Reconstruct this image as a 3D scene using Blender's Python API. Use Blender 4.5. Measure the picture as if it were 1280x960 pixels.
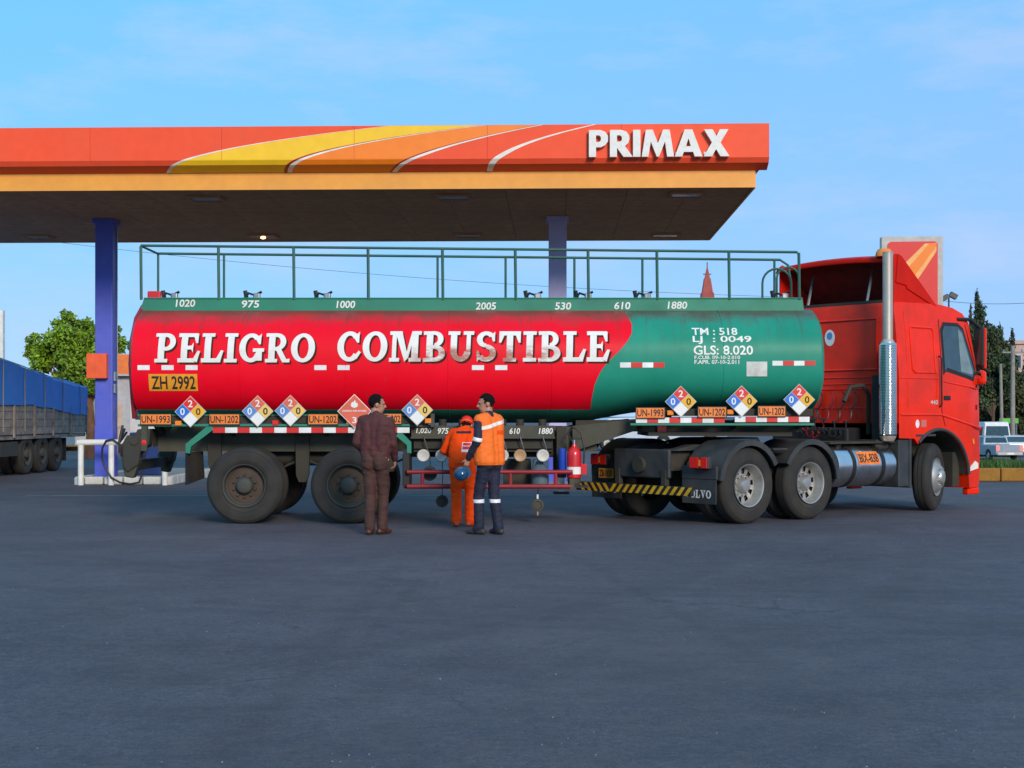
import bpy, bmesh, math, random
from mathutils import Vector, Matrix, Euler, noise as mnoise
R = math.radians
random.seed(7)
S = bpy.context.scene
for o in list(bpy.data.objects): bpy.data.objects.remove(o)
COL = S.collection

# ------------------------------------------------------------------ camera, sky, sun, exposure
CAMH, F, HY = 1.48, 1800.0, 520.0          # camera height, focal length in photo pixels, horizon row
cd = bpy.data.cameras.new('camera'); cam = bpy.data.objects.new('camera', cd); COL.objects.link(cam)
cam.location = (0, 0, CAMH); cam.rotation_euler = (R(90), 0, 0)
cd.sensor_width = 36; cd.lens = 36*F/1280; cd.shift_y = (HY-480)/1280
cd.clip_start = .1; cd.clip_end = 9000
S.camera = cam
S.render.resolution_x = 1024; S.render.resolution_y = 768
S.render.engine = 'CYCLES'

SUN_EL, SUN_AZ = 23.0, 160.0
W = bpy.data.worlds.new('World'); S.world = W; W.use_nodes = True
nt = W.node_tree; nt.nodes.clear()
out = nt.nodes.new('ShaderNodeOutputWorld'); bg = nt.nodes.new('ShaderNodeBackground')
sky = nt.nodes.new('ShaderNodeTexSky'); sky.sky_type = 'NISHITA'; sky.sun_disc = False
sky.sun_elevation = R(SUN_EL); sky.sun_rotation = R(SUN_AZ)
sky.air_density = .8; sky.dust_density = 0.; sky.ozone_density = 6.
ev = nt.nodes.new('ShaderNodeMix'); ev.data_type = 'RGBA'; ev.inputs['Factor'].default_value = .89   # thin even evening haze evens the sky out
tc = nt.nodes.new('ShaderNodeTexCoord'); mp = nt.nodes.new('ShaderNodeMapping'); mp.inputs['Scale'].default_value = (2.2, 2.2, 7.5)
ns = nt.nodes.new('ShaderNodeTexNoise'); ns.inputs['Scale'].default_value = 2.6; ns.inputs['Detail'].default_value = 6; ns.inputs['Roughness'].default_value = .62
cr = nt.nodes.new('ShaderNodeValToRGB'); cr.color_ramp.elements[0].position = .46; cr.color_ramp.elements[1].position = .8
cr.color_ramp.elements[1].color = (.6, .6, .6, 1)
mx = nt.nodes.new('ShaderNodeMix'); mx.data_type = 'RGBA'; mx.inputs['B'].default_value = (2.5, 2.9, 4.0, 1)
L = nt.links.new
gz = nt.nodes.new('ShaderNodeSeparateXYZ'); gr = nt.nodes.new('ShaderNodeValToRGB'); e_ = gr.color_ramp.elements     # lavender towards the horizon, cyan blue higher up
e_[0].position = 0.; e_[0].color = (.315, .51, .90, 1); e_[1].position = .30; e_[1].color = (.205, .575, 1, 1); _e = e_.new(.12); _e.color = (.305, .56, .97, 1)
sc = nt.nodes.new('ShaderNodeMix'); sc.data_type = 'RGBA'; sc.blend_type = 'MULTIPLY'; sc.inputs['Factor'].default_value = 1.; sc.inputs['B'].default_value = (4.05, 4.05, 4.05, 1)
L(tc.outputs['Generated'], gz.inputs[0]); L(gz.outputs[2], gr.inputs[0]); L(gr.outputs[0], sc.inputs['A']); lr = nt.nodes.new('ShaderNodeMapRange'); lr.inputs[1].default_value = -.4; lr.inputs[2].default_value = .4; lr.inputs[3].default_value = 0.; lr.inputs[4].default_value = 1.     # cooler on the left, more lavender on the right
lm = nt.nodes.new('ShaderNodeMix'); lm.data_type = 'RGBA'; lm.inputs['A'].default_value = (3.5, 4.5, 4.05, 1); lm.inputs['B'].default_value = (4.35, 4.1, 4.05, 1)
L(gz.outputs[0], lr.inputs[0]); L(lr.outputs[0], lm.inputs['Factor']); L(lm.outputs['Result'], sc.inputs['B']); L(sc.outputs['Result'], ev.inputs['B'])
L(sky.outputs[0], ev.inputs['A']); L(tc.outputs['Generated'], mp.inputs[0]); L(mp.outputs[0], ns.inputs['Vector'])
L(ns.outputs[0], cr.inputs[0]); L(cr.outputs[0], mx.inputs['Factor']); L(ev.outputs['Result'], mx.inputs['A'])
L(mx.outputs['Result'], bg.inputs['Color']); L(bg.outputs[0], out.inputs[0])
bg.inputs['Strength'].default_value = .12
sd = bpy.data.lights.new('sun', 'SUN'); so = bpy.data.objects.new('sun', sd); COL.objects.link(so)
sd.energy = 1.5; sd.angle = R(15); sd.color = (1, .86, .72)
_a = R(SUN_AZ); _sv = Vector((math.sin(_a)*math.cos(R(SUN_EL)), math.cos(_a)*math.cos(R(SUN_EL)), math.sin(R(SUN_EL))))
so.rotation_euler = (-_sv).to_track_quat('-Z', 'Y').to_euler(); so.location = _sv*60
vs = S.view_settings; vs.view_transform = 'Standard'; vs.look = 'None'; vs.exposure = 1.0; vs.gamma = 1; vs.use_curve_mapping = False

# ------------------------------------------------------------------ helpers
def X(px, Y): return (px-640)/F*Y
def Z(py, Y): return CAMH-(py-HY)/F*Y

MATS = {}
def M(name, rgb, rough=.55, metal=0., var=.12, scale=5., bump=0., bscale=60., dirt=None, damt=.5, dscale=2., island=0., coat=0., emit=None, spec=.5, trans=0.):
    if name in MATS: return MATS[name]
    m = bpy.data.materials.new(name); m.use_nodes = True; MATS[name] = m
    t = m.node_tree; b = t.nodes['Principled BSDF']; N = t.nodes.new; K = t.links.new
    b.inputs['Roughness'].default_value = rough; b.inputs['Metallic'].default_value = metal
    b.inputs['Specular IOR Level'].default_value = spec
    if coat: b.inputs['Coat Weight'].default_value = coat; b.inputs['Coat Roughness'].default_value = .12
    c = N('ShaderNodeTexCoord'); n = N('ShaderNodeTexNoise'); n.inputs['Scale'].default_value = scale; n.inputs['Detail'].default_value = 7
    K(c.outputs['Object'], n.inputs['Vector'])
    mix = N('ShaderNodeMix'); mix.data_type = 'RGBA'
    lo = [max(0, v*(1-var)) for v in rgb]; hi = [min(1, v*(1+var)) for v in rgb]
    mix.inputs['A'].default_value = (*lo, 1); mix.inputs['B'].default_value = (*hi, 1)
    cr = N('ShaderNodeValToRGB'); cr.color_ramp.elements[0].position = .3; cr.color_ramp.elements[1].position = .7
    K(n.outputs[0], cr.inputs[0]); K(cr.outputs[0], mix.inputs['Factor'])
    res = mix.outputs['Result']
    if island:
        g = N('ShaderNodeNewGeometry'); h = N('ShaderNodeHueSaturation')
        mr = N('ShaderNodeMapRange'); mr.inputs['To Min'].default_value = 1-island; mr.inputs['To Max'].default_value = 1+island
        K(g.outputs['Random Per Island'], mr.inputs[0]); K(mr.outputs[0], h.inputs['Value']); K(res, h.inputs['Color']); res = h.outputs[0]
    if dirt:
        n2 = N('ShaderNodeTexNoise'); n2.inputs['Scale'].default_value = dscale; n2.inputs['Detail'].default_value = 9; n2.inputs['Roughness'].default_value = .65
        K(c.outputs['Object'], n2.inputs['Vector'])
        r2 = N('ShaderNodeValToRGB'); r2.color_ramp.elements[0].position = .42; r2.color_ramp.elements[1].position = .72
        r2.color_ramp.elements[1].color = (damt, damt, damt, 1)
        m2 = N('ShaderNodeMix'); m2.data_type = 'RGBA'; m2.inputs['B'].default_value = (*dirt, 1)
        K(n2.outputs[0], r2.inputs[0]); K(r2.outputs[0], m2.inputs['Factor']); K(res, m2.inputs['A']); res = m2.outputs['Result']
        rr = N('ShaderNodeMapRange'); rr.inputs['To Min'].default_value = rough; rr.inputs['To Max'].default_value = min(1, rough+.35)
        K(r2.outputs[0], rr.inputs[0]); K(rr.outputs[0], b.inputs['Roughness'])
    K(res, b.inputs['Base Color'])
    if bump:
        n3 = N('ShaderNodeTexNoise'); n3.inputs['Scale'].default_value = bscale; n3.inputs['Detail'].default_value = 5
        K(c.outputs['Object'], n3.inputs['Vector'])
        bp = N('ShaderNodeBump'); bp.inputs['Strength'].default_value = bump; bp.inputs['Distance'].default_value = .02
        K(n3.outputs[0], bp.inputs['Height']); K(bp.outputs[0], b.inputs['Normal'])
    if emit:
        b.inputs['Emission Color'].default_value = (*emit[0], 1); b.inputs['Emission Strength'].default_value = emit[1]
    if trans: b.inputs['Transmission Weight'].default_value = trans
    return m

GRIME = (.035, .028, .02)
red_tank = None
M('asphalt_dummy', (.05, .05, .05))
M('black', (.012, .012, .013), .6); M('rubber', (.022, .021, .02), .85, var=.3, dirt=(.05, .042, .03), damt=.7, dscale=3, bump=.15)
M('chassis', (.03, .029, .022), .75, dirt=(.06, .05, .032), damt=.7, dscale=3, bump=.1)
M('olive', (.055, .055, .036), .65, dirt=(.035, .03, .02), damt=.6)
M('green', (.012, .22, .135), .5, dirt=(.03, .06, .04), damt=.45, dscale=2.5, bump=.04)
M('rail_green', (.02, .11, .075), .5, dirt=(.05, .045, .03), damt=.4)
M('red_pipe', (.30, .012, .022), .45, dirt=GRIME, damt=.5)
M('cab_red', (.86, .024, .002), .30, var=.04, coat=.3, dirt=(.34, .03, .012), damt=.5, dscale=2.2, spec=.1)
M('cab_red_dull', (.64, .012, .004), .5, var=.06, spec=.1, dirt=(.24, .02, .012), damt=.4, dscale=1.8)
M('ext_red', (.62, .01, .012), .3, coat=.4)
M('white_paint', (.78, .77, .72), .5, dirt=(.4, .38, .32), damt=.4, dscale=4)
M('letter_white', (.80, .79, .74), .5, var=.04, dirt=(.5, .46, .38), damt=.5, dscale=5)
M('letter_shadow', (.075, .022, .014), .9, spec=.1)
M('tape_white', (.8, .8, .78), .35, dirt=(.45, .42, .36), damt=.35, dscale=6); M('tape_red', (.66, .02, .015), .35, dirt=(.25, .04, .03), damt=.3)
M('orange_plate', (.92, .22, .02), .45, dirt=(.4, .12, .04), damt=.35, dscale=8); M('amber_plate', (.80, .32, .015), .45, dirt=(.35, .16, .03), damt=.3, dscale=8)
M('steel', (.42, .42, .42), .32, 1., dirt=(.2, .18, .15), damt=.5, dscale=6); M('chrome', (.70, .68, .64), .14, 1., var=.06)
M('rim_silver', (.50, .49, .46), .4, .7, dirt=(.22, .2, .17), damt=.6, dscale=7)
M('rust', (.062, .042, .030), .8, var=.35, dirt=(.05, .035, .02), damt=.6, dscale=9, bump=.2)
M('rim_dark', (.045, .05, .045), .7, dirt=(.07, .055, .035), damt=.7, dscale=6)
M('plastic', (.03, .033, .036), .55, dirt=(.075, .072, .065), damt=.6, dscale=2.4)
M('lamp_red', (.72, .015, .012), .2, coat=.5, var=.03); M('lamp_amber', (.85, .24, .01), .2, coat=.5, var=.03); M('lamp_clear', (.85, .8, .7), .2, coat=.5)
M('glass', (.012, .035, .035), .05, var=.4, spec=.9, coat=.6); M('glass_light', (.16, .22, .21), .08, var=.2, spec=.8)
M('yellow', (.72, .40, .01), .5, dirt=GRIME, damt=.4, dscale=7)
M('blue_drum', (.012, .06, .42), .4); M('mirror', (.8, .8, .8), .04, 1., 0)
M('hose', (.014, .014, .014), .5)
M('blue_sq', (.01, .16, .62), .4, var=.05); M('red_sq', (.72, .02, .012), .4, var=.05); M('yel_sq', (.82, .42, .01), .4, var=.05); M('wht_sq', (.8, .8, .77), .4, dirt=(.5, .48, .42), damt=.3, dscale=8)
M('blue_fade', (.10, .24, .55), .5); M('red_fade', (.68, .12, .06), .5); M('yel_fade', (.80, .52, .12), .5)
M('ink', (.02, .014, .012), .6)

def setp(o, label=None, cat=None, group=None, kind=None):
    if label: o['label'] = label
    if cat: o['category'] = cat
    if group: o['group'] = group
    if kind: o['kind'] = kind
    return o
def empty(name, loc=(0, 0, 0), rz=0., parent=None):
    o = bpy.data.objects.new(name, None); COL.objects.link(o); o.location = loc; o.rotation_euler = (0, 0, rz)
    o.empty_display_size = .2; o.parent = parent
    return o
def link_mesh(name, me, parent=None, loc=(0, 0, 0), rot=(0, 0, 0), mats=None):
    o = bpy.data.objects.new(name, me); COL.objects.link(o); o.location = loc; o.rotation_euler = rot; o.parent = parent
    return o
def copy_tree(o, parent=None, loc=None, rot=None):
    c = o.copy(); COL.objects.link(c); c.parent = parent
    if loc is not None: c.location = loc
    if rot is not None: c.rotation_euler = rot
    for k in list(o.children): copy_tree(k, c)
    return c

def frame_of(d):
    d = d.normalized(); a = Vector((0, 0, 1)) if abs(d.z) < .9 else Vector((1, 0, 0))
    u = d.cross(a).normalized(); return u, d.cross(u).normalized()

class MB:
    def __init__(s): s.v = []; s.f = []; s.mi = []; s.cur = 0; s.mats = []
    def use(s, mat):
        if mat not in s.mats: s.mats.append(mat)
        s.cur = s.mats.index(mat); return s
    def add(s, vs, fs):
        b = len(s.v); s.v += [tuple(p) for p in vs]
        for f in fs: s.f.append([i+b for i in f]); s.mi.append(s.cur)
        return s
    def box(s, x0, x1, y0, y1, z0, z1, mat=None):
        vs = [Vector((x, y, z)) for x in (x0, x1) for y in (y0, y1) for z in (z0, z1)]
        if mat is not None: vs = [mat @ v for v in vs]
        return s.add(vs, [(0, 1, 3, 2), (4, 6, 7, 5), (0, 4, 5, 1), (2, 3, 7, 6), (0, 2, 6, 4), (1, 5, 7, 3)])
    def cyl(s, p0, p1, r0, r1=None, n=12, cap=True):
        p0 = Vector(p0); p1 = Vector(p1); r1 = r0 if r1 is None else r1; u, w = frame_of(p1-p0); vs = []
        for p, r in ((p0, r0), (p1, r1)):
            for i in range(n):
                a = 2*math.pi*i/n; vs.append(p+u*(math.cos(a)*r)+w*(math.sin(a)*r))
        fs = [(i, (i+1) % n, n+(i+1) % n, n+i) for i in range(n)]
        if cap: fs += [tuple(range(n))[::-1], tuple(range(n, 2*n))]
        return s.add(vs, fs)
    def tube(s, pts, r, n=8, closed=False):
        pts = [Vector(p) for p in pts]; m = len(pts); vs = []; fs = []
        pu = None
        for k, p in enumerate(pts):
            if closed: d = pts[(k+1) % m]-pts[k-1]
            else: d = pts[min(k+1, m-1)]-pts[max(k-1, 0)]
            d.normalize()
            if pu is None: pu, _ = frame_of(d)
            pu = (pu-d*pu.dot(d)).normalized(); w = d.cross(pu)
            rr = r[k] if isinstance(r, (list, tuple)) else r
            for i in range(n):
                a = 2*math.pi*i/n; vs.append(p+pu*(math.cos(a)*rr)+w*(math.sin(a)*rr))
        for k in range(m if closed else m-1):
            q = (k+1) % m
            for i in range(n): fs.append((k*n+i, k*n+(i+1) % n, q*n+(i+1) % n, q*n+i))
        if not closed: fs += [tuple(range(n))[::-1], tuple(range((m-1)*n, m*n))]
        return s.add(vs, fs)
    def lathe(s, prof, c=(0, 0, 0), axis='y', n=32, closed=False):
        vs = []; fs = []; m = len(prof)
        for i in range(n):
            a = 2*math.pi*i/n; ca, sa = math.cos(a), math.sin(a)
            for r, h in prof:
                if axis == 'y': vs.append((c[0]+r*ca, c[1]+h, c[2]+r*sa))
                elif axis == 'z': vs.append((c[0]+r*ca, c[1]+r*sa, c[2]+h))
                else: vs.append((c[0]+h, c[1]+r*ca, c[2]+r*sa))
        for i in range(n):
            j = (i+1) % n
            for k in range(m if closed else m-1):
                q = (k+1) % m; fs.append((i*m+k, i*m+q, j*m+q, j*m+k))
        return s.add(vs, fs)
    def prism(s, poly, y0, y1, plane='xz', mat=None):
        n = len(poly); vs = []
        for y in (y0, y1):
            for a, b in poly:
                v = Vector((a, y, b)) if plane == 'xz' else (Vector((y, a, b)) if plane == 'yz' else Vector((a, b, y)))
                vs.append(mat @ v if mat is not None else v)
        return s.add(vs, [(i, (i+1) % n, n+(i+1) % n, n+i) for i in range(n)]+[tuple(range(n))[::-1], tuple(range(n, 2*n))])
    def sphere(s, c, r, nu=14, nv=9, mat=None):
        if not hasattr(r, '__len__'): r = (r, r, r)
        c = Vector(c); vs = []; fs = []
        def T(v): return c+(mat @ v if mat is not None else v)
        vs.append(T(Vector((0, 0, -r[2]))))
        for j in range(1, nv):
            t = -math.pi/2+math.pi*j/nv
            for i in range(nu):
                a = 2*math.pi*i/nu; vs.append(T(Vector((r[0]*math.cos(t)*math.cos(a), r[1]*math.cos(t)*math.sin(a), r[2]*math.sin(t)))))
        vs.append(T(Vector((0, 0, r[2])))); e = len(vs)-1
        for i in range(nu):
            j = (i+1) % nu; fs.append((0, 1+j, 1+i)); fs.append((e, e-nu+i, e-nu+j))
        for k in range(nv-2):
            for i in range(nu):
                j = (i+1) % nu; fs.append((1+k*nu+i, 1+k*nu+j, 1+(k+1)*nu+j, 1+(k+1)*nu+i))
        return s.add(vs, fs)
    def cap(s, p0, p1, r0, r1, n=12):      # tapered capsule
        p0 = Vector(p0); p1 = Vector(p1); d = (p1-p0); 
        if d.length < 1e-5: return s.sphere(p0, r0)
        d.normalize(); pts = []; rr = []
        for a in (80, 60, 35, 15): pts.append(p0-d*r0*math.sin(R(a))); rr.append(r0*math.cos(R(a)))
        pts.append(p0); rr.append(r0); pts.append(p1); rr.append(r1)
        for a in (15, 35, 60, 80): pts.append(p1+d*r1*math.sin(R(a))); rr.append(r1*math.cos(R(a)))
        return s.tube(pts, rr, n)
    def mesh(s, name, mat=None, smooth=False, recalc=True):
        me = bpy.data.meshes.new(name); me.from_pydata(s.v, [], s.f)
        for m in (s.mats or [mat]): me.materials.append(MATS[m] if isinstance(m, str) else m)
        if s.mats: me.polygons.foreach_set('material_index', s.mi)
        if recalc:
            b = bmesh.new(); b.from_mesh(me); bmesh.ops.recalc_face_normals(b, faces=b.faces); b.to_mesh(me); b.free()
        if smooth: me.shade_smooth(); me.set_sharp_from_angle(angle=R(38))
        me.update(); return me
    def build(s, name, mat=None, parent=None, smooth=False, bevel=0., loc=(0, 0, 0), rot=(0, 0, 0), recalc=True):
        o = link_mesh(name, s.mesh(name, mat, smooth, recalc), parent, loc, rot)
        if bevel:
            md = o.modifiers.new('bevel', 'BEVEL'); md.width = bevel; md.segments = 2; md.limit_method = 'ANGLE'; md.angle_limit = R(35)
        return o

# ------------------------------------------------------------------ lettering
TXT = {}
def bake_texts(lst):
    tmp = []
    for s, off in lst:
        cu = bpy.data.curves.new('t', 'FONT'); cu.body = s; cu.offset = off; cu.resolution_u = 3
        o = bpy.data.objects.new('t', cu); COL.objects.link(o); tmp.append((s, off, o, cu))
    dg = bpy.context.evaluated_depsgraph_get()
    for s, off, o, cu in tmp:
        me = bpy.data.meshes.new_from_object(o.evaluated_get(dg))
        vs = [(v.co.x, v.co.y) for v in me.vertices]; fs = [tuple(p.vertices) for p in me.polygons]
        x0 = min(v[0] for v in vs); x1 = max(v[0] for v in vs); y0 = min(v[1] for v in vs); y1 = max(v[1] for v in vs)
        TXT[s, off] = ([((a-x0)/(x1-x0), (b-y0)/(y1-y0)) for a, b in vs], fs)
        bpy.data.objects.remove(o); bpy.data.curves.remove(cu); bpy.data.meshes.remove(me)
SMALL = ['1020', '975', '1000', '2005', '530', '610', '1880', '1,020', 'TM : 518', 'LJ  : 0049', 'GLS: 8.020', 'F.CUB. 09-10-2.010', 'F.APR. 07-10-2.011',
         'ZH 2992', 'UN-1993', 'UN-1202', '2', '0', '3', 'BIX-838', 'VOLVO', 'LIQUIDO INFLAMABLE', 'ZB-1838', '440']
bake_texts([(s, .018) for s in SMALL])
def bands(vs, fs, z0, z1, dz):
    """cut flat pieces (x, level, z) into thin bands so that they can follow a curved surface"""
    b = bmesh.new(); bv = [b.verts.new(v) for v in vs]
    for f in fs:
        try: b.faces.new([bv[i] for i in f])
        except ValueError: pass
    n = int((z1-z0)/dz)
    for i in range(1, n+1):
        bmesh.ops.bisect_plane(b, geom=b.verts[:]+b.edges[:]+b.faces[:], plane_co=(0, 0, z0+(z1-z0)*i/(n+1)), plane_no=(0, 0, 1))
    b.verts.index_update(); vs = [tuple(v.co) for v in b.verts]; fs = [tuple(v.index for v in f.verts) for f in b.faces]; b.free()
    return vs, fs
def text(mb, s, x0, x1, z0, z1, fn, shear=0., dz=None):
    vs, fs = TXT[s, .018]
    vs = [(x0+(x1-x0)*u+shear*(v-.5)*(z1-z0), 0, z0+(z1-z0)*v) for u, v in vs]
    if dz: vs, fs = bands(vs, fs, z0, z1, dz)
    mb.add([fn(v[0], v[2], 0) for v in vs], fs); return mb

def ring(cx, cy, rx, ry, tx, ty, a0, a1, n=20):
    o = []; i = []
    for k in range(n+1):
        a = R(a0+(a1-a0)*k/n); o.append((cx+rx*math.cos(a), cy+ry*math.sin(a))); i.append((cx+(rx-tx)*math.cos(a), cy+(ry-ty)*math.sin(a)))
    return [[o[k], o[k+1], i[k+1], i[k]] for k in range(n)]
def rc(x0, y0, x1, y1): return [[(x0, y0), (x1, y0), (x1, y1), (x0, y1)]]
def pg(*p): return [list(p)]
ST = rc(.12, .0, .37, 1); SB = rc(0, 0, .5, .12); STP = rc(0, .88, .3, 1)
BOWL = ring(.42, .70, .38, .30, .22, .13, -90, 90); 
SLAB = {
 'P': (.82, [ST, SB, STP, BOWL, rc(.3, .87, .43, 1), rc(.3, .40, .43, .53)]),
 'R': (.92, [ST, rc(0, 0, .47, .12), STP, BOWL, rc(.3, .87, .43, 1), rc(.3, .40, .43, .53), pg((.40, .45), (.62, .45), (.84, .11), (.96, .13), (.96, 0), (.68, 0))]),
 'E': (.84, [ST, rc(0, 0, .78, .14), rc(0, .87, .76, 1), pg((.60, .9), (.78, .98), (.78, .66), (.70, .66)), rc(.3, .44, .56, .57), pg((.48, .5), (.60, .33), (.60, .68)), pg((.58, .08), (.76, 0), (.88, .38), (.78, .40))]),
 'L': (.82, [ST, rc(0, 0, .76, .14), rc(0, .88, .5, 1), pg((.56, .08), (.75, 0), (.87, .40), (.77, .42))]),
 'I': (.5, [ST, SB, rc(0, .88, .5, 1)]),
 'G': (.95, [ring(.46, .5, .46, .5, .25, .14, 48, 330, 30), pg((.62, .80), (.84, .99), (.84, .62), (.77, .62)), rc(.54, .36, .98, .48), rc(.66, .06, .90, .42)]),
 'O': (.94, [ring(.47, .5, .47, .5, .25, .13, 0, 360, 40)]),
 'C': (.88, [ring(.46, .5, .46, .5, .25, .14, 45, 322, 30), pg((.60, .80), (.82, .99), (.82, .62), (.75, .62)), pg((.62, .16), (.74, .08), (.90, .30), (.82, .36))]),
 'M': (1.2, [rc(.1, 0, .26, 1), rc(.0, 0, .38, .12), rc(.0, .88, .3, 1), pg((.2, 1), (.46, 1), (.70, .2), (.58, .0)), pg((.58, 0), (.72, .12), (.98, 1), (.84, 1)), rc(.84, 0, 1.09, 1), rc(.74, 0, 1.2, .12), rc(.9, .88, 1.2, 1)]),
 'B': (.86, [ST, rc(0, 0, .44, .12), STP, ring(.42, .74, .34, .26, .21, .12, -90, 90), ring(.44, .27, .40, .27, .24, .13, -90, 90), rc(.3, .88, .43, 1), rc(.3, .42, .45, .54), rc(.3, 0, .45, .13)]),
 'U': (.98, [rc(.1, .3, .34, 1), rc(0, .88, .45, 1), rc(.70, .3, .86, 1), rc(.58, .88, .98, 1), ring(.48, .34, .38, .34, .24, .16, 180, 360)]),
 'S': (.78, [ring(.39, .73, .36, .27, .22, .13, 30, 270), ring(.39, .28, .38, .28, .23, .14, -155, 90), pg((.56, .86), (.72, .99), (.72, .66), (.64, .66)), pg((.20, .14), (.05, 0), (.03, .36), (.11, .36))]),
 'T': (.86, [rc(.31, 0, .55, 1), rc(.18, 0, .68, .12), rc(.02, .86, .84, 1), pg((.02, 1), (.02, .62), (.10, .62), (.22, .88)), pg((.84, 1), (.84, .62), (.76, .62), (.64, .88))]),
 'V': (.94, [pg((.1, 1), (.36, 1), (.56, .25), (.46, 0)), pg((.46, 0), (.56, .12), (.84, 1), (.70, 1)), rc(0, .88, .44, 1), rc(.6, .88, .94, 1)]),
}
def slab(word, gap=.08):
    x = 0; res = []
    for ch in word:
        if ch == ' ': x += .5; continue
        w, strokes = SLAB[ch]
        for k, st in enumerate(strokes): res += [([(px+x, py) for px, py in q], k) for q in st]
        x += w+gap
    return res, x-gap
def slab_text(mb, word, x0, x1, z0, z1, fn, shear=.06, lift=.0007, dz=.03):
    q, w = slab(word); s = (x1-x0)/w; vs = []; fs = []
    for poly, k in q:
        fs.append(tuple(range(len(vs), len(vs)+len(poly)))); vs += [(x0+s*p[0]+shear*p[1]*(z1-z0), k, z0+p[1]*(z1-z0)) for p in poly]
    if dz: vs, fs = bands(vs, fs, z0, z1, dz)
    mb.add([fn(v[0], v[2], v[1]*lift) for v in vs], fs); return mb

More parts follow.
